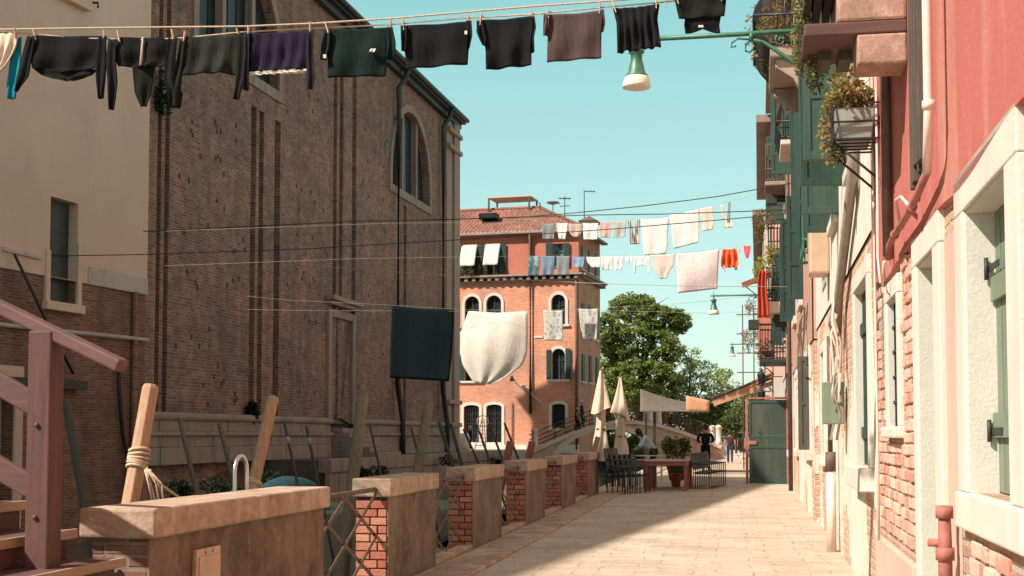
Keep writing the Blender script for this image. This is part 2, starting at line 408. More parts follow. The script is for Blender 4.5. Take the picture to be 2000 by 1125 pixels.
M['step'] = m_wood('step_board', (.50, .36, .24), (.26, .17, .11), 3, (7, .6, 7))
M['stepdark'] = m_wood('dark_red_wood', (.13, .055, .045), (.07, .035, .03), 3, (5, .6, 5))
M['pole'] = m_wood('pale_pole_wood', (.52, .31, .19), (.30, .17, .10), 4, (9, 9, .35), .7, .5)
M['polegrey'] = m_wood('grey_pole_wood', (.21, .17, .12), (.09, .08, .055), 4, (9, 9, .35), .85, .5)
M['poledark'] = m_wood('dark_pole_wood', (.10, .085, .07), (.045, .04, .035), 4, (9, 9, .35), .85, .5)
M['polegreen'] = m_wood('green_grey_pole', (.09, .09, .075), (.04, .045, .04), 4, (9, 9, .35), .85, .5)
M['rope'] = m_plain('rope', (.55, .42, .3), .9, .3, 40, .5)
M['wire'] = m_plain('dark_wire', (.035, .035, .035), .6, .1, 4, 0)
M['whiteline'] = m_plain('white_line', (.42, .37, .3), .8, .2, 4, 0)
M['peg'] = m_plain('peg_wood', (.72, .45, .28), .7, .2, 9, .1)
M['leaf1'] = m_leaf('tree_leaves', (.10, .15, .04), (.31, .33, .10))
M['leaf2'] = m_leaf('light_leaves', (.28, .34, .16), (.44, .47, .25))
M['leaf3'] = m_leaf('shrub_leaves', (.05, .085, .03), (.16, .17, .06))
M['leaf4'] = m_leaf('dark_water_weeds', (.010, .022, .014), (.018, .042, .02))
M['leafdry'] = m_leaf('dry_leaves', (.22, .15, .06), (.38, .27, .12), (.12, .14, .05))
M['leafflower'] = m_leaf('flowers', (.10, .13, .04), (.16, .18, .06), (.6, .08, .10))
M['leafyellow'] = m_leaf('yellow_green_leaves', (.20, .22, .05), (.4, .36, .08))
M['bark'] = m_wood('bark', (.12, .09, .07), (.05, .04, .03), 4, (6, 6, .8), .9, .7)
M['cornerstone'] = m_plaster('corner_stone', (.40, .27, .22), (.22, .15, .12), .7, .5, .3)
M['terracotta'] = m_plain('terracotta', (.50, .12, .06), .8, .2, 9, .1)
M['metal'] = m_plain('bright_steel', (.6, .6, .58), .3, .1, 5, .05, .9)
M['pvc'] = m_plain('cream_pipe', (.72, .56, .48), .5, .15, 6, .05, streak=True)
M['redpipe'] = m_plain('red_pipe', (.34, .12, .095), .75, .35, 9, .3)
M['cableg'] = m_plain('grey_cable', (.30, .25, .20), .7, .2, 9, .1)
M['skin'] = m_plain('skin', (.42, .24, .17), .6, .1, 9, .05)
M['skind'] = m_plain('dark_skin', (.08, .04, .03), .6, .1, 9, .05)
M['hair'] = m_plain('hair', (.03, .02, .018), .7, .2, 9, .2)
M['hairg'] = m_plain('grey_hair', (.45, .42, .4), .7, .2, 9, .2)
M['awning'] = m_cloth('orange_awning', (.66, .36, .21), .1, .9, .25)
M['canopy'] = m_cloth('beige_canvas', (.15, .13, .11), .12, .9, .1)
M['umbrella'] = m_cloth('cream_canvas', (.68, .54, .42), .1, .9, .15)
M['chair'] = m_plain('dark_wicker', (.035, .045, .045), .6, .3, 20, .3)
M['tablew'] = m_wood('red_table_wood', (.38, .11, .07), (.2, .06, .04), 4, (2, 7, 7), .45, .2)
M['tealtarp'] = m_cloth('teal_tarpaulin', (.02, .06, .065), .2, .7)
M['hull'] = m_plain('hull_paint', (.30, .33, .30), .45, .25, 3, .1)
M['box'] = m_plain('beige_cabinet', (.52, .36, .24), .5, .12, 5, .1)
# ================================================================== SETTING
def m_paving(name, c1, c2, mortar, bw, bh):
    k = NT(name); wp = k.noise(.8, 2, vec=k.coord('UV'), colr=True)
    b = brick_nodes(k, c1, c2, mortar, bw, bh, .009, .03, .37)
    va = k.n('ShaderNodeVectorMath', operation='MULTIPLY_ADD'); k.put(va.inputs[0], wp); va.inputs[1].default_value = (.25, .5, 0); k.put(va.inputs[2], b.inputs['Vector'].links[0].from_socket); k.put(b.inputs['Vector'], va.outputs[0])
    k.put(b.inputs['Mortar'], k.mix(k.ramp(k.noise(2.5, 4), .42, .6), mortar, c1))
    b.inputs['Mortar Smooth'].default_value = .2
    n1 = k.noise(.9, 6, .7); n2 = k.noise(14, 6, .75); n3 = k.noise(60, 3)
    cc = k.mix(k.math('MULTIPLY', k.ramp(n1, .4, .62), .65), b.outputs['Color'], k.mix(1, b.outputs['Color'], (.72, .66, .6), 'MULTIPLY'))
    cc = k.mix(k.math('MULTIPLY', k.ramp(n2, .5, .70), .75), cc, sc(c1, .52)); cc = k.mix(k.math('MULTIPLY', k.ramp(k.noise(3.5, 6, .75), .5, .7), .5), cc, sc(c1, .66))
    h = k.mix(.4, k.mix(1, (1, 1, 1), b.outputs['Fac'], 'SUBTRACT'), n2)
    return k.done(cc, .78, k.bump(h, .9, .03))
M['paving'] = m_paving('paving_slabs', (.47, .385, .295), (.56, .465, .36), (.32, .25, .185), .6, .42)
def m_water():
    k = NT('canal_water'); n = k.noise(1.1, 4, .55, vec=k.mapping(k.coord(), (1, 1.0, 1))); n2 = k.noise(5, 3)
    return k.done(k.mix(k.ramp(k.noise(.2, 3), .4, .6), (.035, .085, .065), (.05, .11, .085)), .08, k.bump(k.mix(.4, n, n2), .35, .06), spec=.6)
M['water'] = m_water()
M['earth'] = m_plaster('earth', (.10, .105, .06), (.06, .07, .035), .6, .3)
M['quaytop'] = m_paving('quay_paving', (.13, .105, .08), (.18, .15, .12), (.05, .04, .03), .9, .5)
tag(MB().add([(-700, -300, -1.35), (700, -300, -1.35), (700, 1500, -1.35), (-700, 1500, -1.35)], [(0, 1, 2, 3)]).build('ground', M['earth']), kind='structure')
tag(MB().add([(-60, -40, -1.1), (0, -40, -1.1), (0, 125, -1.1), (-60, 125, -1.1)], [(0, 1, 2, 3)]).build('canal_water', M['water']), kind='structure')
mb = MB(); mb.box(-3.42, 8, -12, 125, -1.3, 0)
tag(mb.build('fondamenta_pavement', M['paving']), kind='structure')
tag(MB().box(-2.98, -2.52, -12, 60, 0.0, 0.035).build('stone_kerb', M['coping'], bevel=.01), kind='structure')
tag(MB().box(-400, 400, 122, 600, -1.3, .25).build('park_ground', M['earth']), kind='structure')
# ================================================================== CHURCH
Pr = atZ(886, 881, .34); Pl = atZ(305, 908, .34)
dv = Pl-Pr; crz = math.atan2(dv.y, dv.x)
CF = Fr((Pr.x, Pr.y, .34), crz)
CL = CF.px(262, 850)[0]
EZ = CF.px(884, 233)[1]
ch = thing('church', 'huge bare brick church side wall across the canal with an arched window under its roof', 'church', Pr, crz)
def band(u0, u1, z0, z1):
    a = CF.px(u0, 600)[0]; b = CF.px(u1, 600)[0]; return rc(min(a, b), max(a, b), z0, z1)
PZ = 1.8
tw = CF.rect(764, 220, 838, 382); tw2 = CF.rect(385, -110, 544, 128)
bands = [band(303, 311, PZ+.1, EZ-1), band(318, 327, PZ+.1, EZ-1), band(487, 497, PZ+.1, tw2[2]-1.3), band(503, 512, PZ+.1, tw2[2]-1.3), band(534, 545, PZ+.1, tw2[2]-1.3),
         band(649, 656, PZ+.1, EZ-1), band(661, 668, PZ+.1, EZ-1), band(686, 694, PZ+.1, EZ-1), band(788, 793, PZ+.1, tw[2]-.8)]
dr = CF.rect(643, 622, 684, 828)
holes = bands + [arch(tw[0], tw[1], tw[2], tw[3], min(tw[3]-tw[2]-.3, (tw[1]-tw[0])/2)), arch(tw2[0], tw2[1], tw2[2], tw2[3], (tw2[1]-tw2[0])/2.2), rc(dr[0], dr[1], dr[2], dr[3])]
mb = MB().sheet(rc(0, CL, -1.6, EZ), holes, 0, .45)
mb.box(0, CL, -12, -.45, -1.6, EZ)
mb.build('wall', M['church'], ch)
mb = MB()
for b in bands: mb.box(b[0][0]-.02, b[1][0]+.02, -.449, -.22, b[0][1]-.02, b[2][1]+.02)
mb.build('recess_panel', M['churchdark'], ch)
M['hole'] = m_plain('hole_dark', (.05, .034, .028), .9)
rngp = random.Random(3); mb = MB()
for (u, v) in [(330+rngp.uniform(0, 150), rngp.uniform(220, 790)) for _ in range(46)] + [(560+rngp.uniform(0, 80), rngp.uniform(180, 790)) for _ in range(26)] + [(700+rngp.uniform(0, 60), rngp.uniform(180, 790)) for _ in range(22)]:
    s, z = CF.px(u, v)
    if dr[0]-.7 < s < dr[1]+.7 and z < dr[3]+1: continue
    if any(b[0][0]-.3 < s < b[1][0]+.3 for b in bands): continue
    MB().box(s-.08, s+.08, 0, .008, z-.10, z+.10).build('putlog_hole', M['hole'], ch)
for hp in (holes[-3], holes[-2]):
    x0 = min(p[0] for p in hp); x1 = max(p[0] for p in hp); z0 = min(p[1] for p in hp); z1 = max(p[1] for p in hp)
    wnd = ring(hp, .45, 0.0, .10).build('arched_window', M['istriad'], ch)
    mb = MB().sheet([(p[0], p[1]) for p in hp], [], -.40, 0); mb.build('pane', M['glass'], wnd)
    wd = x1-x0
    for f in (.32, .68): MB().box(x0+wd*f-.17, x0+wd*f+.17, -.39, -.05, z0, z1-.12).build('mullion', M['istriad'], wnd)
    mb = MB()
    for i in range(1, 9):
        for j in range(1): mb.box(x0+wd*i/9-.02, x0+wd*i/9+.02, -.395, -.36, z0, z0+(z1-z0)*(.35+.55*math.sin(math.pi*i/9)))
    mb.build('glazing_bar', M['iron'], wnd)
d = MB().box(dr[0]+.02, dr[1]-.02, -.25, -.12, dr[2], dr[3]-.02).build('door', M['darkgreen'], ch)
MB().box(dr[0]+.001, dr[0]+.019, -.44, 0, dr[2], dr[3]-.03).build('door_reveal', M['istriad'], ch)
mb = MB(); mb.box(dr[0]-.5, dr[0]+.02, .0, .16, dr[2], dr[3]+.35); mb.box(dr[1]-.02, dr[1]+.5, .0, .16, dr[2], dr[3]+.35); mb.box(dr[0]+.021, dr[1]-.021, .0, .155, dr[3]-.02, dr[3]+.34)
mb.box(dr[0]-.7, dr[1]+.7, .0, .5, dr[3]+.75, dr[3]+.98); mb.box(dr[0]-.6, dr[1]+.6, .0, .3, dr[3]+.55, dr[3]+.75)
mb.build('door_frame', M['istriad'], ch, bevel=.02)
# plinth
mb = MB()
segs = [(0.9, dr[0]-.8), (dr[1]+.8, CL)]
for a, b in segs:
    x = a; i = 0
    while x < b:
        x2 = min(b, x+1.35+.5*((i*37) % 5)/5); dd = .012*((i*13) % 4)
        mb.box(x+.006, x2-.006, .0, .42+dd, 0, .62); mb.box(x+.006, x2-.006, .0, .40-dd, .63, 1.04); mb.box(x+.006, x2-.006, .0, .36+dd*.5, 1.20, 1.60); x = x2; i += 1
    mb.box(a, b, .0, .52, 1.045, 1.195)
    mb.M = Matrix.Identity(4); mb.tube([(a, .36, 1.74), (b, .36, 1.74)], .16, 10)
    mb.box(a, b, 0.0, .34, 1.62, 1.84)
mb.build('plinth', M['istriad'], ch, bevel=.015)
mb = MB(); c0 = (dr[0]+dr[1])/2
for i in range(6): mb.box(c0-2.1+.04*i, c0+2.1-.05*i, .0, .45+.36*(6-i), .235*i, .235*(i+1)-.004)
mb.build('doorstep', M['istriad'], ch, bevel=.03)
cp = CF.px(866, 600)[0]
mb = MB(); mb.box(-.25, cp*.42, .0, .35, 0, EZ-.3); mb.box(cp*.52, cp, .0, .22, 0, EZ-.3)
for z in (1.6, 3.1, EZ-2.4, EZ-1.3): mb.box(-.4, cp*1.06, .0, .5, z, z+.28)
mb.build('corner_pilaster', M['cornerstone'], ch, bevel=.02)
mb = MB(); mb.box(-.6, CL, .0, .35, EZ-.45, EZ-.12); mb.box(-.8, CL, .0, .62, EZ-.12, EZ+.12); mb.tube([(-.8, .72, EZ+.14), (CL, .72, EZ+.14)], .16, 8)
mb.build('gutter', M['lead'], ch)
mb = MB(); mb.add([(-.8, .8, EZ+.15), (CL, .8, EZ+.15), (CL, -6, EZ+2.2), (-.8, -6, EZ+2.2), (-.8, -12.5, EZ), (CL, -12.5, EZ)], [(0, 1, 2, 3), (3, 2, 5, 4), (0, 3, 4)])
mb.build('roof', M['tile'], ch)
for u in (768, 857):
    s = CF.px(u, 600)[0]
    MB().tube([(s-.6, .72, EZ+.05), (s-.2, .6, EZ-.7), (s, .28, EZ-1.3), (s, .28, 4), (s, .6, 1.9), (s, .6, 0)], .16, 8).build('downpipe', M['lead'], ch)
# quay in front of it
a = CF.w(-.2, 3.0, 0); b = CF.w(34, 3.0, 0)
def deck(name, pts, z0, z1, mat):
    m = len(pts); vs = [(p[0], p[1], z1) for p in pts]+[(p[0], p[1], z0) for p in pts]
    return tag(MB().add(vs, [tuple(range(m))]+[(i, m+i, m+(i+1) % m, (i+1) % m) for i in range(m)]).build(name, mat), kind='structure')
b0 = CF.w(34, -1, 0); a1 = CF.w(-.2, -1, 0)
deck('church_quay', [(b0.x, b0.y), (b.x, b.y), (a.x, a.y), (a1.x, a1.y)], -1.3, .34, M['quaytop'])
mb = MB(); x = 0; i = 0
while x < 34:
    x2 = x+1.2+.5*((i*7) % 4)/4; mb.box(x+.01, x2-.01, 3.0, 3.22, -1.25, -.2); mb.box(x+.01, x2-.01, 2.7, 3.3, -.19, .38); x = x2; i += 1
o = mb.build('quay_edge', M['istriad'], bevel=.03); place(o, (Pr.x, Pr.y, 0), crz); tag(o, kind='structure')
cl = at(860, 850, 95); cr_ = at(1062, 850, 97)
deck('campo_pavement', [(a.x-12, a.y-.8), (a.x, a.y-.9), (cr_.x, cr_.y), (cr_.x+1, cr_.y+60), (cl.x-40, cl.y+60)], -1.3, .335, M['paving'])
# ================================================================== CREAM HOUSE
Pc = at(281, 850, 35); hrz = math.atan2(-1, -.122)
HF = Fr((Pc.x, Pc.y, 0), hrz)
hs = thing('canal_house', 'cream plastered house with old brick base standing in the canal beside the church', 'house', (Pc.x, Pc.y, 0), hrz)
BZ = 4.97; HT = 20.0; HL = 33.0
wn = HF.rect(95, 390, 149, 592); ld = HF.rect(-40, 740, 24, 960)
wh = rc(wn[0], wn[1], wn[2], wn[3]); lh = rc(ld[0], ld[1], -1.2, ld[3])
mb = MB(); mb.sheet(rc(0, HL, BZ, HT), [[(wn[0], BZ+.01), (wn[1], BZ+.01), (wn[1], wn[3]), (wn[0], wn[3])]], 0.03, .38)
mb.box(0, HL, -.35, .03-.0301, BZ+.005, BZ+.006)
mb.box(0, HL, -9, -.36, BZ, HT)
mb.build('upper_wall', M['cream'], hs)
mb = MB(); mb.sheet(rc(0, HL, -1.4, BZ), [[(wn[0], wn[2]), (wn[1], wn[2]), (wn[1], BZ-.01), (wn[0], BZ-.01)], lh], 0, .35)
mb.box(0, HL, -9, -.351, -1.4, BZ-.01)
mb.build('brick_wall', M['oldbrick'], hs)
fr = MB(); t = .16
fr.box(wn[0]-t, wn[0], -.02, .07, wn[2], BZ+.9); fr.box(wn[1], wn[1]+t, -.02, .07, wn[2], BZ+.6)
fr.box(wn[0]-t-.05, wn[1]+t+.05, -.3, .14, wn[2]-.2, wn[2])
fo = fr.build('window', M['cream'], hs, bevel=.01)
sh = MB().box(wn[0]+.02, wn[1]-.02, -.30, -.2, wn[2], wn[3]-.03)
for i in range(1, 4): sh.box(wn[0]+.02, wn[1]-.02, -.2, -.185, wn[2]+i*.55, wn[2]+i*.55+.05)
sh.build('shutter', M['darkgreen'], fo, bevel=.006)
mb = MB(); mb.box(0, wn[0]-.45, .0, .06, BZ-.02, BZ+.42); mb.build('cement_patch', M['greywall'], hs, bevel=.02)
s0, z0 = HF.px(0, 635); s1, z1 = HF.px(282, 664)
MB().tube([(s0+10, .1, z0+.1), (s0, .1, z0), (s1, .1, z1)], .05, 8).build('water_pipe', M['greywall'], hs)
s, z = HF.px(258, 600); MB().tube([(s, .08, BZ), (s, .08, -1)], .07, 8).build('drain_pipe', M['oldbrick'], hs)
pts = [HF.px(u, v) for u, v in ((224, 715), (225, 770), (232, 850), (244, 905), (246, 960))]
MB().tube([(p[0], .12, p[1]) for p in pts], .06, 8).build('black_hose', M['iron'], hs)
fr = MB(); fr.box(ld[0]-.28, ld[1]+.3, 0, .08, ld[3], ld[3]+.3); fr.box(ld[0]-.28, ld[0], 0, .07, -1.2, ld[3]); fr.box(ld[1], ld[1]+.28, 0, .07, -1.2, ld[3])
do = fr.build('water_door', M['cream'], hs, bevel=.02); MB().box(ld[0]+.01, ld[1]-.01, -.33, -.28, -1.2, ld[3]-.01).build('door_leaf', M['greywall'], do)
s0, z0 = HF.px(150, 742); s1, z1 = HF.px(0, 745)
MB().box(s0, s1+2, .02, .3, z1-.1, z1+.1).build('steel_beam', M['lead'], hs)
p = [HF.px(u, v, .3) for u, v in ((36, 496), (88, 630), (128, 730))]
MB().tube([(q[0], .2+.15*i, q[1]) for i, q in enumerate(p)], .035, 6).build('iron_stay', M['iron'], hs)
s0, z0 = HF.px(125, -6); s1, z1 = HF.px(165, 12)
MB().box(s1, s0+6, 0.03, .22, z1-.15, z1+1.2).build('ledge', M['cream'], hs, bevel=.02)
s0, z0 = HF.px(165, 5); MB().tube([(s0, .03, z0), (s0-.1, .3, z0), (s0-.1, .3, z0-.12)], .03, 6).build('hook', M['iron'], hs)
s0, z0 = HF.px(0, 486); s1, z1 = HF.px(76, 504); MB().bar((s0, .06, z0), (s1, .06, z1), .06, .08).build('string_course', M['greywall'], hs)
mb = MB(); mb.box(-.3, HL, -9.2, .45, HT, HT+.2); mb.add([(-.3, .5, HT+.2), (HL, .5, HT+.2), (HL, -4.5, HT+2.0), (-.3, -4.5, HT+2.0), (HL, -9.3, HT+.2), (-.3, -9.3, HT+.2)], [(0, 1, 2, 3), (3, 2, 4, 5), (0, 3, 5)])
mb.build('roof', M['tile'], hs)
# ================================================================== CENTRAL RED HOUSE
Pq = at(1131, 850, 104); frz = math.atan2(.122, -1); srz = math.atan2(-1, -.122)
GF = Fr((Pq.x, Pq.y, .33), frz)
rh = thing('corner_house', 'four storey red and orange brick corner house with tiled hip roof beyond the bridge', 'house', (Pq.x, Pq.y, .33), frz)
W = 20; CZ = GF.px(1000, 548)[1]; TZ = GF.px(1000, 455)[1]
SFt = Fr((Pq.x, Pq.y, .33), srz); SL = abs(SFt.px(1172, 600)[0])
def gr(*a): return GF.rect(*a)
wins = []   # (poly, kind)
A1 = gr(905, 480, 932, 537); A2 = gr(950, 478, 976, 537); A3 = gr(1081, 476, 1100, 520)
up = [rc(*A1), rc(*A2), rc(*A3)]
B1 = gr(908, 579, 936, 650); B2 = gr(950, 577, 979, 650); B3 = gr(1077, 575, 1104, 634); B0 = gr(884, 584, 892, 638)
E1 = gr(1078, 681, 1104, 741); E0 = gr(884, 692, 893, 744); E2 = gr(908, 692, 935, 744)
D1 = gr(906, 791, 936, 864); D2 = gr(950, 790, 980, 864); D3 = gr(1078, 789, 1104, 836); D0 = gr(870, 791, 891, 864)
def seg(r, k=1.0): return arch(r[0], r[1], r[2], r[3], min((r[1]-r[0])/2*k, (r[3]-r[2])*.45))
low = [seg(B0), seg(B1), seg(B2), seg(B3), seg(E0), seg(E1), seg(E2), seg(D0, .35), seg(D1, .35), seg(D2, .35), seg(D3, .3)]
MB().sheet(rc(0, W, CZ+.4, TZ), up, 0.0, .35).build('upper_wall', M['redpl2'], rh)
MB().sheet(rc(0, W, -.3, CZ-.02), low, 0.0, .35).build('lower_wall', M['orbrick'], rh)
# back volume and side face, built in the same local frame (side runs along -y)
def sidep(s, z): return (0, -s, z)
mb = MB(); mb.M = Matrix.Rotation(0, 4, 'Z')
mb.add([(0, 0, CZ), (0, -SL, CZ), (0, -SL, TZ), (0, 0, TZ)], [(0, 1, 2, 3)]); mb.add([(W, -.4, CZ), (.01, -.4, CZ), (.01, -.4, TZ), (W, -.4, TZ)], [(0, 1, 2, 3)])
mb.add([(0, -SL, CZ), (W, -SL, CZ), (W, -SL, TZ), (0, -SL, TZ)], [(0, 1, 2, 3)]); mb.build('side_upper_wall', M['redpl2'], rh)
mb = MB(); mb.add([(0, 0, -.3), (0, -SL, -.3), (0, -SL, CZ), (0, 0, CZ)], [(0, 1, 2, 3)]); mb.add([(W, -.4, -.3), (.01, -.4, -.3), (.01, -.4, CZ), (W, -.4, CZ)], [(0, 1, 2, 3)]); mb.build('side_lower_wall', M['orbrick'], rh)
mb = MB()
for s in (SL*.18, SL*.5, SL*.82):
    for z0, z1 in ((CZ+.9, CZ+2.6), (GF.px(1131, 742)[1], GF.px(1131, 690)[1]), (GF.px(1131, 650)[1], GF.px(1131, 590)[1])):
        MB().box(-.09, 0.0, -s-.45, -s+.45, z0, z1).build('side_window', M['darkgreen'], rh)
mb = MB()
for s in (SL*.18, SL*.5, SL*.82):
    for z0 in (CZ+.8, GF.px(1131, 745)[1], GF.px(1131, 655)[1]): MB().box(-.16, 0, -s-.7, -s+.7, z0-.1, z0+.05).build('side_sill', M['istria'], rh)
for i, p in enumerate(up+low):
    x0 = min(q[0] for q in p); x1 = max(q[0] for q in p); z0 = min(q[1] for q in p); z1 = max(q[1] for q in p)
    isl = i >= len(up); dd = z1-z0 > 2.6 and i > 9
    fo = ring(p, .22 if isl else .08, -.02, .07).build('window', M['istria'] if isl else M['redpl2'], rh)
    MB().sheet(p, [], -.3, 0).build('pane', M['glassb'] if i == 2 else M['glass'], fo)
    mb = MB(); cx = (x0+x1)/2
    mb.box(cx-.04, cx+.04, -.29, -.24, z0, z1-.02)
    mb.box(x0, x1, -.29, -.24, z0+(z1-z0)*.62, z0+(z1-z0)*.62+.06)
    mb.build('glazing_bar', M['iron'] if i > 9 else M['darkgreen'], fo)
    if isl and i < 10: MB().box(x0-.35, x1+.35, -.05, .16, z0-.14, z0).build('sill', M['istria'], fo)
    if i >= 11 or i == len(up)+10:
        mb = MB(); n = 7
        for j in range(1, n): mb.box(x0+(x1-x0)*j/n-.02, x0+(x1-x0)*j/n+.02, -.1, -.07, z0, z1-.15)
        for j in range(1, 4): mb.box(x0, x1, -.105, -.065, z0+(z1-z0)*j/4, z0+(z1-z0)*j/4+.04)
        mb.build('grille', M['iron'], fo)
def shut(r, zz=None):
    mb = MB(); z0, z1 = r[2], r[3]; mb.box(r[0], r[1], .09, .15, z0, z1)
    n = int((z1-z0)/.16)
    for i in range(n): mb.box(r[0]+.06, r[1]-.06, .15, .17, z0+.08+i*.16, z0+.14+i*.16)
    mb.build('shutter', M['darkgreen'], rh)
for r in (gr(889, 478, 904, 538), gr(933, 478, 943, 538), gr(944, 478, 950, 538), gr(977, 477, 989, 538), gr(1067, 475, 1080, 521), gr(1101, 475, 1113, 521), gr(1068, 683, 1077, 742), gr(1105, 681, 1115, 742), gr(897, 693, 907, 744), gr(936, 693, 946, 744)): shut(r)
for q in (gr(903, 480, 933, 523), gr(949, 478, 978, 521)):
    o = MB().grid(lambda a, b, q=q: (q[0]+(q[1]-q[0])*a, .08+.75*b**.8+.03*math.sin(a*9)*b, q[3]+.05-(q[3]-q[2])*b*1.0), 10, 10).build('sun_blind', M['istria'], rh); m = o.modifiers.new('t', 'SOLIDIFY'); m.thickness = .02
q = gr(896, 520, 941, 540); b_ = MB()
for i in range(12): b_.tube([(q[0]+(q[1]-q[0])*i/11, .5, q[2]), (q[0]+(q[1]-q[0])*i/11, .5, q[3])], .02, 5)
b_.tube([(q[0], 0, q[3]), (q[0], .5, q[3]), (q[1], .5, q[3]), (q[1], 0, q[3])], .03, 5); b_.box(q[0], q[1], 0, .55, q[2]-.1, q[2]); b_.build('balcony_rail', M['iron'], rh)
vs_, fs_ = foliage(((q[0]+q[1])/2, .6, q[2]+.35), (.6, .15, .3), 160, .07, random.Random(4)); MB().add(vs_, fs_, False).build('window_flowers', M['leafflower'], rh)
s_, z_ = GF.px(1008, 738)
b_ = MB().tube([(s_, 0, z_-.4), (s_, .7, z_-.1), (s_, 1.1, z_+.1)], .03, 6); b_.lathe([(.05, .1), (.12, .0), (.2, -.25), (.18, -.3)], 10, (s_, 1.15, z_)); b_.build('wall_lamp', M['lampgreen'], rh)
s_, z_ = GF.px(1024, 756); b_ = MB().tube([(s_, .12, z_), (s_-1.9, .5, z_-1.6)], .03, 6); b_.ball((s_, .3, z_), .22, .22, .2); b_.build('flag_holder', M['istria'], rh)
mb = MB(); mb.box(-.35, W, .0, .55, CZ+.28, CZ+.42); mb.box(-.15, W, .0, .25, CZ-.12, CZ+.0); 
mb.box(-.55, 0.0, -SL-.4, .0, CZ+.28, CZ+.42); mb.build('cornice', M['istriad'], rh)
mb = MB(); x = 0
while x < W: mb.box(x, x+.26, .0, .42, CZ+.0, CZ+.27); x += .62
y = 0.2
while y < SL: mb.box(-.42, 0, -y-.26, -y, CZ, CZ+.27); y += .62
mb.build('dentil', M['istriad'], rh)
# roof, corrugated tiles
RZ = GF.px(1000, 400)[1] + .5; run = 5.2; hip = 4.4
def cor(x): return .05*math.sin(2*math.pi*x/.34)
def rf(a, b): x = -.5+(hip+.5)*b + a*(W+.5-(hip+.5)*b); return (x, .5-(run+.5)*b, TZ+.05+(RZ-TZ)*b+cor(x)+.03*math.sin(b*60))
mb = MB().grid(rf, 520, 30, False)
def rs(a, b): y = .5-(run+.5)*b-(SL+1-2*(run+.5)*b if SL > 2*run else (SL+1)*(1-b))*a; return (-.5+(hip+.5)*b, y, TZ+.05+(RZ-TZ)*b+cor(y))
mb.grid(rs, 200, 12, False)
mb.tube([(-.5, .5, TZ+.15), (hip, -run, RZ+.1), (W, -run, RZ+.1)], .14, 6)
mb.build('roof', M['tile'], rh)
MB().box(-.5, W, .1, .55, TZ-.12, TZ+.04).box(-.6, -.1, -SL-.3, .1, TZ-.12, TZ+.04).build('gutter', M['istriad'], rh)
s, z = GF.px(958, 417, -2.5); MB().box(s-.7, s+.7, -2.6, -1.6, z-.55, z-.1).build('skylight', M['glass'], rh)
s, _ = GF.px(1037, 600); MB().tube([(s, .45, TZ), (s, .18, TZ-.7), (s, .18, GF.px(1037, 808)[1])], .13, 8).build('downpipe', M['rust'], rh)
MB().tube([(0.15, .18, CZ), (0.15, .18, 0)], .1, 8).build('downpipe', M['rust'], rh)
MB().tube([(GF.px(1001, 0)[0], .1, GF.px(1001, 787)[1]), (GF.px(1001, 0)[0], .1, 0)], .04, 6).build('conduit', M['iron'], rh)
s, z = GF.px(1052, 658); MB().box(s-.35, s+.35, .02, .06, z-.08, z+.08).build('street_plate', M['istria'], rh)
MB().box(0, W, .0, .25, -.3, .35).build('base_course', M['istria'], rh)
# chimney, altana
cpos = GF.px(1151, 440, -3)
s, z = cpos; mb = MB(); mb.box(s-.45, s+.45, -3.5, -2.6, TZ, z+.1); ck = mb.build('chimney', M['orbrick'], rh)
mb = MB(); mb.box(s-.7, s+.7, -3.75, -2.35, z+.1, z+.25); mb.add([(s-.75, -3.8, z+.27), (s+.75, -3.8, z+.27), (s+.75, -2.3, z+.27), (s-.75, -2.3, z+.27), (s, -3.05, z+.75)], [(0, 1, 4), (1, 2, 4), (2, 3, 4), (3, 0, 4)]); mb.build('chimney_cap', M['rust'], ck)
at0 = GF.px(963, 397, -6); at1 = GF.px(1041, 395, -6)
al = thing('roof_terrace', 'wooden roof terrace frame rising above the ridge of the tiled roof', 'terrace', GF.w((at0[0]+at1[0])/2, -6, RZ-.4), frz)
hw = abs(at0[0]-at1[0])/2; hz = at0[1]-RZ+.6+.33-.33
for x in (-hw, hw):
    for y in (-1.2, 1.2): MB().box(x-.06, x+.06, y-.06, y+.06, 0, hz).build('post', M['poledark'], al)
mb = MB().box(-hw*1.05, hw*1.05, -1.3, 1.3, hz, hz+.09); mb.bar((-hw, 1.25, hz), (-hw*1.25, 1.25, hz-.0), .05, .05).build('deck', M['pinkl'], al)
mb = MB().bar((-hw, 1.2, hz+.05), (-hw-.9, 1.2, hz-.6), .06, .06); mb.box(-hw-.95, -hw-.87, 1.15, 1.23, -.3, hz-.55); mb.build('side_rail', M['poledark'], al)
def antenna(u, vt, vb, lab, kind):
    s, z1 = GF.px(u, vt, -4); _, z0 = GF.px(u, vb, -4)
    P = GF.w(s, -4, z0); o = thing('tv_antenna', lab, 'antenna', P, frz, 'antennas on the red house roof'); h = z1-z0
    MB().tube([(0, 0, -1.2), (0, 0, h)], .035, 6).build('mast', M['iron'], o)
    mb = MB()
    if kind == 0:
        mb.tube([(0, 0, h-.05), (-.9, 0, h-.15)], .03, 6)
        for i in range(4): mb.tube([(-.2-.2*i, -.3, h-.1), (-.2-.2*i, .3, h-.1)], .02, 5)
    elif kind == 1:
        mb.tube([(-.5, 0, h-.2), (.5, 0, h-.1)], .035, 6); mb.tube([(-.4, 0, h*.55), (.4, 0, h*.55)], .03, 6)
        for i in range(5): mb.tube([(-.4+.2*i, -.3, h-.15), (-.4+.2*i, .3, h-.15)], .025, 5)
    else:
        mb.lathe([(.02, 0), (.35, .08), (.5, .2), (.52, .22)], 12, (0, .1, h-.1)); mb.tube([(-.6, 0, h), (.6, 0, h+.1)], .04, 6)
    mb.build('aerial', M['iron'] if kind < 2 else M['hairg'], o)
antenna(1141, 372, 425, 'tall thin roof antenna with a side arm left of the brick chimney', 0)
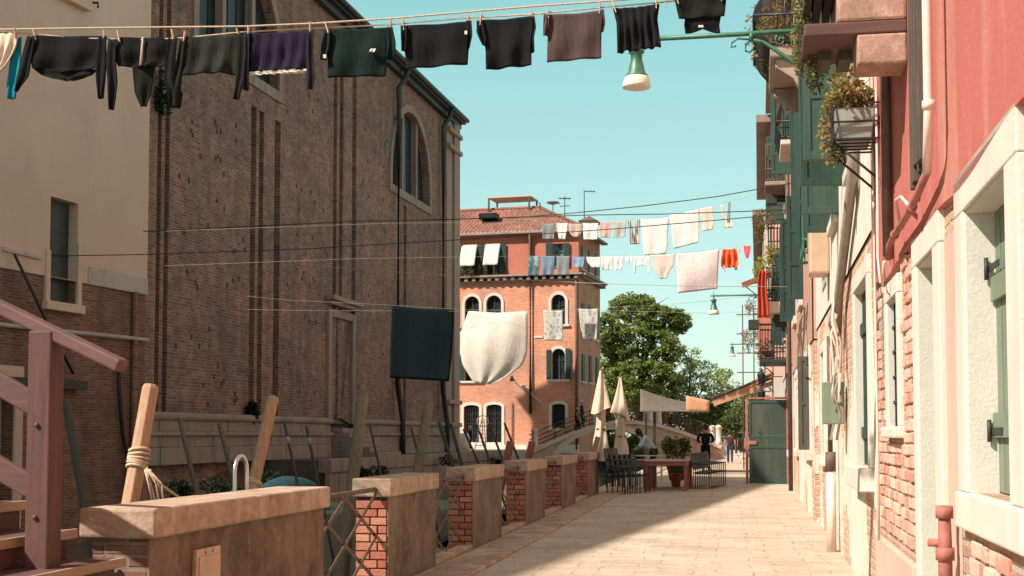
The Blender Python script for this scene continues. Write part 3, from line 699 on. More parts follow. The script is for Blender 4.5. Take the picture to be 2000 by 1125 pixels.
antenna(1103, 384, 425, 'middle roof antenna with two crossbars', 1)
antenna(1080, 398, 420, 'short antenna with a pale dish nearest the roof ridge', 2)
# ================================================================== BRIDGE
def bp(u, v, d=84.0): return at(u, v, d)
b0 = bp(1035, 850); b1 = bp(1408, 850)
bx = Vector((b0.x-b1.x, b0.y-b1.y, 0)); brz = math.atan2(bx.y, bx.x)
BF = Fr((b1.x, b1.y, 0), brz)
br = thing('footbridge', 'pale stone footbridge with a low arch and iron railings over the canal', 'bridge', (b1.x, b1.y, 0), brz)
deckp = [(1408, 872), (1372, 858), (1330, 842), (1285, 829), (1240, 823), (1200, 823), (1160, 832), (1120, 845), (1080, 862), (1035, 882)]
dk = [BF.px(u, v) for u, v in deckp]
arcp = [(1268, 900), (1262, 868), (1248, 851), (1225, 842), (1195, 838), (1160, 842), (1125, 855), (1100, 872), (1084, 893), (1078, 905)]
ar = [BF.px(u, v) for u, v in arcp]
zb = -1.3
out_ = [(dk[0][0], zb)]+dk+[(dk[-1][0], zb)]
# outline with arch notch at the bottom
poly = dk + [(dk[-1][0], zb), (ar[-1][0], zb)] + list(reversed(ar)) + [(ar[0][0], zb), (dk[0][0], zb)]
MB().prism(poly, -2.8, 0).build('body', M['bridgest'], br)
def strip(pts, wd, y0, y1):
    mb = MB(); 
    for a, b in zip(pts[:-1], pts[1:]): mb.bar((a[0], (y0+y1)/2, a[1]-wd/2), (b[0], (y0+y1)/2, b[1]-wd/2), abs(y1-y0), wd)
    return mb
strip([(a, b+.28) for a, b in ar], .3, -.1, .06).build('arch_ring', M['istria'], br)
mb = strip([(a, b+.06) for a, b in dk], .22, -.2, .12); mb.build('deck_edge', M['istria'], br)
strip([(a, b+.03) for a, b in dk], .2, -2.9, -2.6).build('deck_edge', M['istria'], br)
mb = MB()
def dz(x):
    for (a, b) in zip(dk[:-1], dk[1:]):
        if min(a[0], b[0]) <= x <= max(a[0], b[0]): t = (x-a[0])/(b[0]-a[0]); return a[1]+(b[1]-a[1])*t
    return dk[0][1]
xmin = dk[0][0]; xmax = dk[-1][0]
for y in (-.1, -2.7):
    n = 22; mb = MB()
    for h in (1.0, .72, .44, .2):
        mb.tube([(xmin+(xmax-xmin)*i/n, y, dz(xmin+(xmax-xmin)*i/n)+h) for i in range(n+1)], .022, 6)
    x = xmin+.3; k = 0
    while x < xmax-.8:
        mb.tube([(x, y, dz(x)), (x, y, dz(x)+1.0)], .02, 6)
        if k % 2 == 0: mb.tube([(x, y, dz(x)+.95), (x+.75, y, dz(x+.75)+.25)], .012, 5); mb.tube([(x, y, dz(x)+.25), (x+.75, y, dz(x+.75)+.95)], .012, 5)
        x += .75; k += 1
    mb.build('railing', M['rust'], br)
    for u in (1404, 1287, 1270, 1165, 1045):
        x = BF.px(u, 840)[0]; x = min(max(x, xmin+.1), xmax-.2); z = dz(x)
        MB().lathe([(.2, 0), (.2, .3), (.17, .35), (.17, 1.05), (.2, 1.1), (.18, 1.2), (.08, 1.26)], 12, (x, y, z)).build('stone_post', M['istria'], br)
mb = MB()
for i in range(5): mb.box(xmin-1.9+.38*i, xmin+.02, -2.7, -.1, .0 if i == 0 else .16*i-.003, .16*(i+1)-.006 if .16*(i+1) < dk[0][1]+.1 else dk[0][1])
mb.build('steps', M['istria'], br, bevel=.01)
# ================================================================== RIGHT ROW
RZR = math.atan2(1, .0216)
RF = Fr((.96, 0, 0), RZR)
def sY(u, out=0): return RF.px(u, 800, out)[0]
M['reveal'] = m_plain('rough_pale_render', (.55, .53, .46), .95, .06, 7, .5, dist=.006)
def opening(root, s0, s1, z0, z1, jw=(.2, .2), lw=.2, sw=.18, frame='istria', fill=None, rec=.3, sill=True, name='window', proud=.035, fillname='shutter', bars=False, sillout=.09):
    b = MB()
    b.box(s0-jw[0], s0, -.02, proud, z0, z1); b.box(s1, s1+jw[1], -.02, proud, z0, z1)
    b.box(s0-jw[0], s1+jw[1], -.02, proud, z1+.001, z1+lw)
    fo = b.build(name, M[frame], root, bevel=.008)
    if sill: MB().box(s0-jw[0]-.02, s1+jw[1]+.02, -rec, sillout, z0-sw, z0-.001).build('sill', M[frame], fo, bevel=.012)
    r = MB(); r.box(s0+.0005, s0+.012, -rec, .02, z0, z1-.001); r.box(s1-.012, s1-.0005, -rec, .02, z0, z1-.001); r.box(s0+.0125, s1-.0125, -rec, .02, z1-.013, z1-.001)
    r.build('reveal', M['reveal'], fo)
    if fill:
        f = MB().box(s0+.013, s1-.013, -rec-.045, -rec, z0+.005, z1-.014)
        n = max(2, int((s1-s0)/.14))
        for i in range(1, n): f.box(s0+(s1-s0)*i/n-.004, s0+(s1-s0)*i/n+.004, -rec, -rec+.004, z0+.02, z1-.03)
        if fillname == 'shutter':
            f.box(s0+.02, s1-.02, -rec+.005, -rec+.025, z0+.25, z0+.36); f.box(s0+.02, s1-.02, -rec+.005, -rec+.025, z1-.42, z1-.31)
        f.build(fillname, M[fill], fo, bevel=.003)
    if bars:
        g = MB()
        for i in range(1, 5): g.box(s0+(s1-s0)*i/5-.008, s0+(s1-s0)*i/5+.008, -.022, -.008, z0, z1-.014)
        n = int((z1-z0)/.17)
        for j in range(1, n): g.box(s0+.012, s1-.012, -.024, -.006, z0+(z1-z0)*j/n-.008, z0+(z1-z0)*j/n+.008)
        g.build('grille', M['iron'], fo)
    return fo
def house(label, s0, s1, H, lowmat, upmat, zsplit, ops, out=0, uppers=(), name='row_house', jag=0, seed=1, back=7, cornice=True):
    P = RF.w(s0, out, 0); root = thing(name, label, 'house', P, RZR, 'houses in the right hand row'); L = s1-s0
    hl = [rc(o[0]-s0, o[1]-s0, max(o[2], .0), min(o[3], zsplit-.012)) for o in ops if o[2] < zsplit-.1]
    hu = [rc(o[0]-s0, o[1]-s0, max(o[2], zsplit+.012), o[3]) for o in ops if o[3] > zsplit+.1]
    rr = random.Random(seed)
    hl = [[(a, b if b > .02 else .02) for a, b in h] for h in hl]
    MB().sheet(rc(0, L, -.2, zsplit), hl, 0, .34).box(0, L, -back, -.345, -.2, zsplit-.01).build('lower_wall', M[lowmat], root, uvoff=(seed*.37, 0))
    if jag:
        n = 60; lowp = [(L*i/n, zsplit-.03+jag*(mnoise.noise(Vector((i*.21, seed, 0)))-.1)) for i in range(n+1)]
        poly = lowp+[(L, H), (0, H)]
        MB().sheet(poly, hu, .035, .36, rev='all').box(0, L, -back, -.345, zsplit, H).build('upper_wall', M[upmat], root)
    else:
        MB().sheet(rc(0, L, zsplit, H), hu, .0 if lowmat == upmat else .02, .36).box(0, L, -back, -.345, zsplit, H).build('upper_wall', M[upmat], root)
    for xe in (0, L-.03): MB().box(xe, xe+.03, -.344, -.003, 0, zsplit-.02).build('end_wall', M[lowmat], root)
    for xe in (0, L-.03): MB().box(xe, xe+.03, -.344, -.003, zsplit+.01, H-.01).build('end_wall', M[upmat], root)
    if cornice: MB().box(-.05, L+.05, -back-.2, .5, H, H+.25).build('eaves', M['istriad'], root)
    return root
M['leafdryg'] = m_leaf('dry_green_leaves', (.10, .13, .05), (.22, .22, .09), (.34, .2, .1))
# ---- near red house
NS0 = -4
wA = (5.42, 6.50, 1.14, 2.42); wB = (7.62, 8.42, 0.0, 2.40); wC = (9.62, 10.35, 1.46, 2.36)
rA = house('red plastered house with bare brick ground floor nearest on the right', NS0, 11.5, 11.5, 'nearbrick', 'redplaster', 2.6, [wA, wB, wC], jag=.10, seed=2)
q = lambda o: (o[0]-NS0, o[1]-NS0, o[2], o[3])
f = opening(rA, *q(wA), jw=(.27, .27), lw=.19, sw=.17, fill='greenlight', rec=.105, sillout=.05)
f['label'] = 'white stone framed window with a pale green shutter'
for z in (1.42, 2.15):
    b = MB(); b.box(wA[0]-NS0+.8, wA[0]-NS0+1.06, -.079, -.072, z-.014, z+.014); b.tube([(wA[1]-NS0-.03, -.062, z-.05), (wA[1]-NS0-.03, -.062, z+.05)], .010, 8); b.build('hinge', M['lead'], f)
f = opening(rA, *q(wB), jw=(.26, .2), lw=.19, fill='greenlight', rec=.32, sill=False, name='door', fillname='door_leaf')
f = opening(rA, *q(wC), jw=(.1, .14), lw=.13, sw=.08, fill='glass', rec=.03, fillname='pane', bars=True, sillout=.07)
X = lambda s: s-NS0
MB().box(X(6.9), X(7.3), 0, .012, 0, 2.4).build('plaster_patch', M['pinkl'], rA, bevel=.004)
MB().box(X(8.7), X(11.4), 0, .05, 0, .62).build('base_render', M['pinkl'], rA, bevel=.02)
# relief of single bricks where the plaster has gone
rr = random.Random(21); b = MB(); b2 = MB(); row = 0; z = .03
while z < 2.5:
    hh_ = rr.uniform(.062, .074); s = 4.3+(.13 if row % 2 else 0)+rr.uniform(-.02, .02)
    while s < 11.4:
        ln = rr.choice((.25, .25, .13, .24)); e_ = s+ln
        ok = not any(s < o[1]+jb and e_ > o[0]-ja and z+hh_ > o[2]-sw_ and z < o[3]+.2 for (o, ja, jb, sw_) in ((wA, .28, .28, .18), (wB, .27, .21, 0), (wC, .11, .15, .09))) and not (6.82 < e_ and s < 7.36) and not (s > 8.62 and z < .66)
        pz_ = mnoise.noise(Vector((s*.9, z*1.3, 3.1)))
        if ok and pz_ < .28 and rr.random() < .93:
            d_ = rr.uniform(.006, .024)
            vs = [(x_+rr.uniform(-.005, .005), y_ if y_ < 0 else y_+rr.uniform(-.004, .004), z_+rr.uniform(-.005, .005)) for z_ in (z, z+hh_) for (x_, y_) in ((X(s), -.03), (X(e_), -.03), (X(e_), d_), (X(s), d_))]
            (b if s < 7.8 else b2).add(vs, [(0, 3, 2, 1), (4, 5, 6, 7), (0, 1, 5, 4), (1, 2, 6, 5), (2, 3, 7, 6), (3, 0, 4, 7)])
        s = e_+rr.uniform(.010, .022)
    z += hh_+rr.uniform(.010, .018); row += 1
b.build('brick_facing', M['facing'], rA, bevel=.007); b2.build('brick_facing', M['facing'], rA, bevel=.007)
# old timber let into the wall
b = MB()
rr = random.Random(5)
for i in range(6): b.box(X(7.62)+.085*i, X(7.62)+.08+.085*i, .03, .075+.02*rr.random(), 2.80+.12*rr.random(), 5.4+.3*rr.random())
b.build('old_timber', M['bark'], rA)
# pipes on the red wall
s1 = 6.86
b = MB().tube([(X(s1), .13, 11), (X(s1), .13, 2.98), (X(s1)+.03, .13, 2.88), (X(s1)+.14, .12, 2.80), (X(s1)+.36, .1, 2.74)], .024, 10)
for z in (3.0, 5.0, 7): b.tube([(X(s1), .13, z-.02), (X(s1), .13, z+.02)], .032, 10)
b.build('downpipe', M['pvc'], rA)
b = MB().tube([(X(7.2), .1, 2.74), (X(8.0), .1, 2.67), (X(9.0), .1, 2.66), (X(9.3), .1, 2.64), (X(9.35), .1, 2.56)], .021, 10); b.tube([(X(7.9), .1, 2.675), (X(7.96), .1, 2.67)], .029, 10); b.tube([(X(8.9), .1, 2.665), (X(8.96), .1, 2.66)], .029, 10)
b.build('overflow_pipe', M['redpipe'], rA)
b = MB().tube([(X(6.93), .08, 0), (X(6.93), .08, .86), (X(6.93), .08, 1.06)], [.034, .034, .028], 10); b.tube([(X(6.93), .08, .80), (X(6.93), .08, .86)], .045, 10); b.tube([(X(6.93), .08, 1.0), (X(6.93), .08, 1.06)], .042, 10); b.tube([(X(6.93), .08, .88), (X(6.97), .15, .88)], .02, 8)
b.build('gas_pipe', M['redpipe'], rA)
b = MB().tube([(X(9.65), .07, 2.6), (X(9.65), .07, 8)], .03, 8); b.tube([(X(9.9), .07, 2.65), (X(9.9), .07, 8)], .02, 8); b.build('cable', M['rust'], rA)
for (sa, pts) in ((10.6, [(10.6, .06, 8), (10.58, .06, 3.4), (10.4, .08, 2.7), (10.2, .08, 2.5), (9.95, .09, 2.45), (9.8, .09, 2.6)]), (10.9, [(10.9, .06, 8), (10.95, .06, 3), (10.9, .06, 1.2), (10.92, .06, .6)]), (8.4, [(9.0, .06, 2.75), (8.8, .1, 2.86), (8.5, .1, 2.83), (8.2, .08, 2.72)])):
    MB().tube([(X(p[0]), p[1], p[2]) for p in pts], .011, 6).build('cable', M['pvc'], rA)
# small hinge dogs on the plaster
# ---- big balcony on the red house
bs0, bs1 = 8.62, 9.32
bal = thing('balcony', 'short stone balcony high on the near red house with dry creeper at its edge', 'balcony', RF.w(bs0, .035, 3.93), RZR)
L = bs1-bs0
MB().box(0, L, 0, .42, .021, .75).build('parapet_block', M['pinkst'], bal, bevel=.02)
MB().prism([(0, -.25), (.34, -.25), (.34, -.061), (0, -.061)], 0, .30).build('corbel', M['pinkst'], bal, bevel=.015)
MB().box(0, L, 0, .62, -.06, .02).build('slab', M['stepdark'], bal, bevel=.01)
for i in range(3): MB().box(.03, L, .43+.065*i, .48+.065*i, .22, .75).build('board', M['bark'], bal, bevel=.004)
for i in range(4): MB().box(.36+.0*i, L-.02, .05+.13*i, .13+.13*i, -.12, -.061).build('soffit_slat', M['poledark'], bal)
MB().tube([(.2, .60, .2), (.2, .60, .8)], .012, 6).tube([(.6, .60, .2), (.6, .60, .8)], .012, 6).build('rod', M['lampgreen'], bal)
rng = random.Random(11)
def plant(name, lab, cat, loc, blobs, mat, size, n, group=None, rz=0, stem=None):
    """blobs: (cx,cy,cz,rx,ry,rz,weight)"""
    t = thing(name, lab, cat, loc, rz, group); mb = MB(); r2 = random.Random(int(abs(loc[0]*1000)+abs(loc[1]*77)) % 99991)
    tot = sum(b[6] for b in blobs)
    for b in blobs:
        vs, fs = foliage(b[:3], b[3:6], int(n*b[6]/tot), size, r2); mb.add(vs, fs, False)
    mb.build('foliage', M[mat], t)
    sm = MB()
    for b in blobs:
        for k in range(3):
            sm.tube([(b[0]*.3, b[1]*.3, b[2]-b[5]), (b[0]+r2.uniform(-.3, .3)*b[3], b[1]+r2.uniform(-.3, .3)*b[4], b[2]+b[5]*.3), (b[0]+r2.uniform(-.8, .8)*b[3], b[1]+r2.uniform(-.8, .8)*b[4], b[2]+b[5]*.8)], [size*.22, size*.15, size*.07], 5)
    sm.build('stem', M[stem or 'bark'], t)
    return t
P = RF.w(9.25, .64, 3.95)
plant('creeper', 'dry green creeper hanging over the outer edge of the short stone balcony', 'creeper', P, [(0, .0, .35, .3, .07, .30, 3), (.05, .02, .05, .25, .06, .22, 2.4), (-.1, -.06, -.1, .12, .06, .14, 1)], 'leafdryg', .016, 1500, rz=RZR)
plant('creeper', 'small green plant trailing above the lamp bracket by the short stone balcony', 'creeper', RF.w(9.6, .50, 4.05), [(0, 0, 0, .12, .08, .2, 1), (-.05, .05, -.2, .1, .06, .12, .6)], 'leaf3', .016, 400, rz=RZR)
# ---- hanging flower box on the red house
def flowerbox(s, z, lab, out=.34, L=.55, grp='window boxes on the right hand houses', mat='leafdry', n=1400, labp='dry plants', base=.035):
    t = thing('window_box', lab, 'planter', RF.w(s, base, z), RZR, grp)
    b = MB()
    for i in range(5): b.box(.02+.12*i*L/.55, .035+.12*i*L/.55, .03, out, -.005, .006)
    for zz in (.0, .13, .27): b.box(0, L, out, out+.012, zz, zz+.014); b.box(0, .012, .0, out, zz, zz+.014); b.box(L-.012, L, .0, out, zz, zz+.014)
    for i in range(6): b.box(L*i/5-.006, L*i/5+.006, out, out+.012, 0, .28)
    b.tube([(.06, .01, -.3), (.06, out, 0)], .01, 6); b.tube([(L-.06, .01, -.3), (L-.06, out, 0)], .01, 6)
    b.build('bracket', M['iron'], t)
    bx = MB(); bx.add([(.05, .06, .012), (L-.05, .06, .012), (L-.05, out-.04, .012), (.05, out-.04, .012), (.02, .03, .25), (L-.02, .03, .25), (L-.02, out-.01, .25), (.02, out-.01, .25)], [(0, 3, 2, 1), (0, 1, 5, 4), (1, 2, 6, 5), (2, 3, 7, 6), (3, 0, 4, 7), (4, 5, 6, 7)])
    bx.build('box', M['hull'], t, bevel=.01)
    plant('dry_plant', labp, 'plant', RF.w(s+L/2, base+.2, z+.28), [(0, 0, .08, L*.55, .2, .14, 3), (L*.3, .12, -.12, .2, .12, .3, 1.6), (-L*.3, .05, .12, .2, .15, .2, 1)], mat, .028, n, rz=RZR, group='plants in the window boxes')
    return t
flowerbox(10.55, 3.62, 'grey window box in an iron bracket hanging on the near red wall', labp='dry orange and green plants growing out of the grey box on the red wall')
# ---- white house
WS0, WS1 = 11.5, 22.8
wD = (12.2, 13.8, 1.12, 2.78); wE = (17.9, 18.9, 0.0, 2.5); wF = (20.2, 21.2, 1.1, 2.6); wG = (13.2, 14.2, 4.05, 5.7); wH = (16.4, 17.5, 4.0, 5.7)
rB = house('pale house with plaster peeling off its bricks beyond the near red house', WS0, WS1, 10.2, 'peel', 'pale', 3.1, [wD, wE, wF, wG, wH], seed=5)
X = lambda s: s-WS0
f = opening(rB, X(wD[0]), X(wD[1]), wD[2], wD[3], jw=(.18, .16), lw=.16, sw=.2, fill='darkgreen', rec=.05, sillout=.12); f['label'] = 'tall window with dark green shutter and white sill'
opening(rB, X(wE[0]), X(wE[1]), wE[2], wE[3], jw=(.15, .15), lw=.15, fill='poledark', rec=.06, sill=False, name='door', fillname='door_leaf')
opening(rB, X(wF[0]), X(wF[1]), wF[2], wF[3], jw=(.13, .13), lw=.14, sw=.14, fill='darkgreen', rec=.05)
for wq in (wG, wH): opening(rB, X(wq[0]), X(wq[1]), wq[2], wq[3], jw=(.13, .13), lw=.14, sw=.12, fill='glass', rec=.25, fillname='pane')
def leaf(root, s, z0, z1, wd, mat='greenpaint', ang=90, base=.02):
    """an opened shutter leaf standing out from the wall"""
    b = MB(); b.M = Matrix.Translation((s, base, 0)) @ Matrix.Rotation(R(ang), 4, 'Z')
    b.box(0, wd, -.02, .02, z0, z1)
    for x in (0, wd-.07): b.box(x, x+.07, .021, .035, z0, z1); b.box(x, x+.07, -.035, -.021, z0, z1)
    n = max(2, int((z1-z0)/.55))
    for i in range(n+1):
        z = z0+(z1-z0-.08)*i/n; b.box(.071, wd-.071, .021, .034, z, z+.08); b.box(.071, wd-.071, -.034, -.021, z, z+.08)
    return b.build('shutter', M[mat], root, bevel=.004)
leaf(rB, X(13.0), 3.95, 5.75, .50); leaf(rB, X(14.4), 3.95, 5.75, .50, ang=100)
leaf(rB, X(16.2), 3.95, 5.75, .42); leaf(rB, X(17.7), 3.95, 5.75, .36, ang=95); leaf(rB, X(19.5), 4.0, 5.9, .4, 'darkgreen', 88)
b = MB()
for dx, r in ((0, .05), (.14, .035), (.25, .03)): b.tube([(X(12.8)+dx, .09, 10), (X(12.8)+dx, .09, 4.0), (X(12.85)+dx, .09, 3.75), (X(15.2)+dx, .09, 2.9), (X(15.6)+dx, .09, 2.5)], r, 8)
b.build('pipe_run', M['cableg'], rB)
for k in range(9):
    rr = random.Random(k); p = [(X(15.4)+rr.uniform(-.2, .5), .08+.05*rr.random(), 2.9)]
    for j in range(6): p.append((p[-1][0]+rr.uniform(-.18, .22), .07+.1*rr.random(), p[-1][2]-rr.uniform(.1, .32)))
    MB().tube(p, .016, 6).build('cable', M['cableg' if k % 2 else 'pvc'], rB)
b = MB().tube([(X(17.15), .1, 0), (X(17.15), .1, .95)], .06, 10); b.build('drain_pipe', M['pvc'], rB)
b = MB().tube([(X(17.15), .1, .96), (X(17.15), .1, 1.2)], .065, 10); b.tube([(X(17.15), .1, 1.2), (X(17.15), .1, 2.6)], .03, 8); b.build('drain_pipe', M['rust'], rB)
MB().box(X(15.4), X(15.65), .035, .26, 1.52, 1.98).build('letter_box', M['greenlight'], rB, bevel=.01)
MB().box(X(18.3), X(18.8), .02, .28, 3.5, 4.1).build('air_conditioner', M['box'], rB, bevel=.03)
MB().box(X(16.6), X(16.7), .02, .05, 2.6, 3.1).box(X(17.4), X(17.47), .02, .05, 2.3, 3.0).build('shutter_dog', M['rust'], rB)
# small iron basket balcony low under the green shutters
def basket(s, z, w_, d_, h_, lab, mat='iron', belly=.0, slab='istriad', thick=.1, grp='balconies on the right hand houses', base=.02, corb=False, n=12):
    t = thing('balcony', lab, 'balcony', RF.w(s, base, z), RZR, grp)
    if slab: MB().box(0, w_, 0, d_, -thick, 0).build('slab', M[slab], t, bevel=.02)
    if corb:
        for x in (.1, w_-.4):
            b = MB(); pr = [(0, -thick-.75), (.08, -thick-.75), (.25, -thick-.55), (.4, -thick-.3), (d_*.9, -thick-.12), (d_*.9, -thick-.002), (0, -thick-.002)]
            b.M = Matrix.Translation((x, 0, 0)) @ Matrix.Rotation(R(90), 4, 'Z'); b.prism(pr, -.26, 0); b.build('corbel', M[slab], t, bevel=.02)
    b = MB()
    def out(h): return d_-.03+belly*math.sin(math.pi*min(1, h/(h_*.75)))*1.0
    hh = [h_*i/8 for i in range(9)]
    k = int(w_*n)
    for i in range(k+1):
        x = w_*i/k; b.tube([(x, out(h), h) for h in hh], .012, 5)
    kd = max(3, int(d_*n))
    for x, sg in ((0, -1), (w_, 1)):
        for i in range(kd): 
            y = d_*i/kd; b.tube([(x+sg*(out(h)-d_+.03)*.9, y, h) for h in hh], .012, 5)
    for h in (0.03, h_*.33, h_): b.tube([(-(out(h)-d_+.03)*.9, 0, h), (-(out(h)-d_+.03)*.9, out(h), h), (w_+(out(h)-d_+.03)*.9, out(h), h), (w_+(out(h)-d_+.03)*.9, 0, h)], .02, 6)
    b.build('railing', M[mat], t); return t
basket(19.0, 3.85, 1.2, .34, .6, 'small green iron basket balcony below the open green shutters', 'lampgreen', 0, None)
basket(19.6, 6.9, 2.2, .72, 1.15, 'bulging black iron balcony on heavy stone corbels above the lamp bracket', 'iron', .26, 'istriad', .16, corb=True, n=11)
# ---- pink house
PS0, PS1 = 22.8, 36
wI = (24.3, 26.6, 1.15, 2.75); wJ = (29, 30.1, 0, 2.5); wK = (32, 33.2, 1.1, 2.7); wL = (27.5, 28.6, 4.1, 5.9); wM = (32, 33.2, 4.1, 5.9)
rC = house('narrow pink plastered house with a white lower wall and one dark green shutter', PS0, PS1, 11.6, 'peel', 'pink', 2.95, [wI, wJ, wK, wL, wM], seed=9, out=.06)
X = lambda s: s-PS0
for wq in (wI, wK, wL, wM): opening(rC, X(wq[0]), X(wq[1]), wq[2], wq[3], fill='darkgreen', rec=.05)
opening(rC, X(wJ[0]), X(wJ[1]), wJ[2], wJ[3], fill='poledark', rec=.25, sill=False, name='door', fillname='door_leaf')
leaf(rC, X(24.2), 1.15, 2.75, .2, 'poledark'); leaf(rC, X(26.9), 4.0, 6.0, .3, 'darkgreen'); leaf(rC, X(31.9), 4.1, 6.3, .34, 'darkgreen', 95); leaf(rC, X(33.4), 4.1, 6.3, .34, 'darkgreen')
leaf(rC, X(23.4), 5.1, 7.2, .3, 'darkgreen'); leaf(rC, X(28), 7.0, 8.8, .55, 'greenpaint'); leaf(rC, X(30), 7.0, 8.8, .55, 'greenpaint')
MB().tube([(X(35.6), .1, 0), (X(35.6), .1, 11)], .06, 8).build('downpipe', M['rust'], rC)
for k in range(5):
    rr = random.Random(50+k); p = [(X(23.2+k*.8), .08, 3.6)]
    for j in range(6): p.append((p[-1][0]+rr.uniform(-.1, .5), .07+.06*rr.random(), p[-1][2]-rr.uniform(-.05, .35)))
    MB().tube(p, .018, 6).build('cable', M['cableg'], rC)
basket(24.5, 6.6, 1.6, .5, .9, 'small iron balcony high on the pink house with a wavy pale edge', 'iron', .1, 'istria', .1)
# ---- farther houses
rD = house('salmon house carrying the tall dark green shutter and the open green gate', 36, 48, 12.5, 'greywall', 'pinkl', 3.2, [(37.5, 38.7, 1, 2.6), (41.8, 43.0, 0, 2.6), (38, 39.1, 4.4, 6.2), (42, 43.2, 4.4, 6.2), (45.5, 46.6, 4.4, 6.2), (38, 39.1, 7.8, 9.4), (42, 43.2, 7.8, 9.4)], seed=12, out=.10)
X = lambda s: s-36
for a, b_, c, d in ((37.5, 38.7, 1, 2.6), (38, 39.1, 4.4, 6.2), (42, 43.2, 4.4, 6.2), (45.5, 46.6, 4.4, 6.2), (38, 39.1, 7.8, 9.4), (42, 43.2, 7.8, 9.4)): opening(rD, X(a), X(b_), c, d, fill='darkgreen', rec=.15)
opening(rD, X(41.8), X(43.0), 0, 2.6, fill='poledark', rec=.25, sill=False, name='doorway', fillname='door_leaf')
for s in (37.8, 39.3, 41.8, 45.3): leaf(rD, X(s), 4.3, 6.3, .4, 'darkgreen')
for s in (37.8, 41.8): leaf(rD, X(s), 7.7, 9.5, .55, 'greenpaint')
rE = house('white fronted house under the orange awning with a black iron balcony', 48, 64, 12.2, 'greywall', 'pinkl', 3.4, [(50, 51.2, 0, 2.5), (54, 55.4, 0, 2.6), (50, 51.1, 4.6, 6.4), (54, 55.2, 4.6, 6.4), (60, 61.2, 4.6, 6.4), (51, 52.1, 8, 9.6), (57, 58.1, 8, 9.6)], seed=14, out=.42)
X = lambda s: s-48
for a, b_, c, d in ((50, 51.1, 4.6, 6.4), (54, 55.2, 4.6, 6.4), (60, 61.2, 4.6, 6.4), (51, 52.1, 8, 9.6), (57, 58.1, 8, 9.6)): opening(rE, X(a), X(b_), c, d, fill='glass', rec=.15, fillname='pane')
for a, b_, c, d in ((50, 51.2, 0, 2.5), (54, 55.4, 0, 2.6)): opening(rE, X(a), X(b_), c, d, fill='poledark', rec=.2, sill=False, name='door', fillname='door_leaf')
for s in (49.9, 53.9, 59.9): leaf(rE, X(s), 4.6, 6.4, .5, 'redpl2')
rG = house('far pale house with a scaffold pole at the end of the right hand row', 64, 92, 11.5, 'redpl2', 'greywall', 3.2, [(66, 67.2, 0, 2.5), (70, 71.2, 1, 2.6), (66, 67.2, 4.4, 6.2), (72, 73.2, 4.4, 6.2), (78, 79.2, 4.4, 6.2), (85, 86.2, 4.4, 6.2)], seed=17, out=.62)
X = lambda s: s-64
for a, b_, c, d in ((70, 71.2, 1, 2.6), (66, 67.2, 4.4, 6.2), (72, 73.2, 4.4, 6.2), (78, 79.2, 4.4, 6.2), (85, 86.2, 4.4, 6.2)): opening(rG, X(a), X(b_), c, d, fill='darkgreen', rec=.15)
opening(rG, X(66), X(67.2), 0, 2.5, fill='darkgreen', rec=.15, sill=False, name='door', fillname='door_leaf')
# roof dormer of the row
dm = thing('dormer', 'small dark roof dormer sticking out above the farther balconies', 'dormer', RF.w(44, .2, 12.75), RZR)
MB().box(0, 1.2, -.6, .35, 0, .9).build('body', M['pinkl'], dm); MB().add([(-.1, .5, .9), (1.3, .5, .9), (1.3, -.8, .9), (-.1, -.8, .9), (.6, .5, 1.3), (.6, -.8, 1.3)], [(0, 1, 4), (1, 2, 5, 4), (3, 0, 4, 5), (2, 3, 5), (0, 3, 2, 1)]).build('roof', M['tile'], dm)
# balconies far
basket(36.2, 8.0, 1.8, .62, .95, 'highest far balcony with an open iron frame over the salmon house', 'rust', 0, 'istriad', .12, base=.1)
basket(38.6, 6.45, 1.6, .55, .9, 'iron balcony with pink and yellow flowers hanging from its rail', 'iron', .0, 'pinkl', .14, base=.1)
basket(37.2, 4.95, 1.7, .62, .9, 'iron balcony with a red cloth draped down its front', 'iron', .05, 'istria', .3, base=.1)
basket(41.0, 3.62, 2.0, .78, 1.0, 'black iron balcony with a terracotta pot above the green gate', 'iron', .0, 'lead', .12, base=.12)
basket(52.0, 5.2, 2.2, .70, .9, 'far balcony with hanging baskets of red flowers', 'rust', .0, None, .12, base=.42)
basket(47.0, 6.0, 1.4, .5, .9, 'small white slabbed balcony between the red cloth and the dark shutter', 'lampgreen', .0, 'istria', .2, base=.15)
def fl(s, out, z, r, lab, mat, n=500, sz=.035, name='flowering_plant'): return plant(name, lab, 'plant', RF.w(s, out, z), [(0, 0, r*.4, r*1.3, r*.8, r*.8, 2), (r*.5, r*.2, -.1*r, r*.6, r*.5, r*.9, 1)], mat, sz, n, 'plants on the right hand balconies', RZR)
fl(38.8, .75, 7.2, .42, 'pink and yellow flowers spilling from the second highest far balcony', 'leafflower')
fl(37.5, .78, 5.75, .40, 'yellow green plant growing over the balcony rail by the brown beam', 'leafyellow')
fl(38.3, .55, 6.35, .26, 'bright green bush standing below the pink flowers', 'leafyellow', 300)
fl(41.6, .7, 3.75, .45, 'dark green pot plant on the black iron balcony above the gate', 'leaf3')
fl(52.3, 1.25, 4.9, .45, 'round basket of dark red flowers hanging at the end of the row', 'leafflower')
fl(53, 1.2, 6.2, .3, 'dry yellow plant on top of the far balcony frame', 'leafdry', 300)
fl(50.2, .8, 3.3, .28, 'small flowering plant hanging over the orange awning', 'leafflower', 260)
fl(20.6, .7, 7.3, .5, 'dry plant climbing through the bulging black balcony', 'leafdry', 600)
pt = MB().lathe([(.10, 0), (.15, .25), (.165, .25), (.165, .29), (.14, .29)], 14).build('flower_pot', M['terracotta']); place(pt, RF.w(41.6, .62, 3.63)); tag(pt, 'terracotta pot standing on the black iron balcony above the gate', 'flower pot')
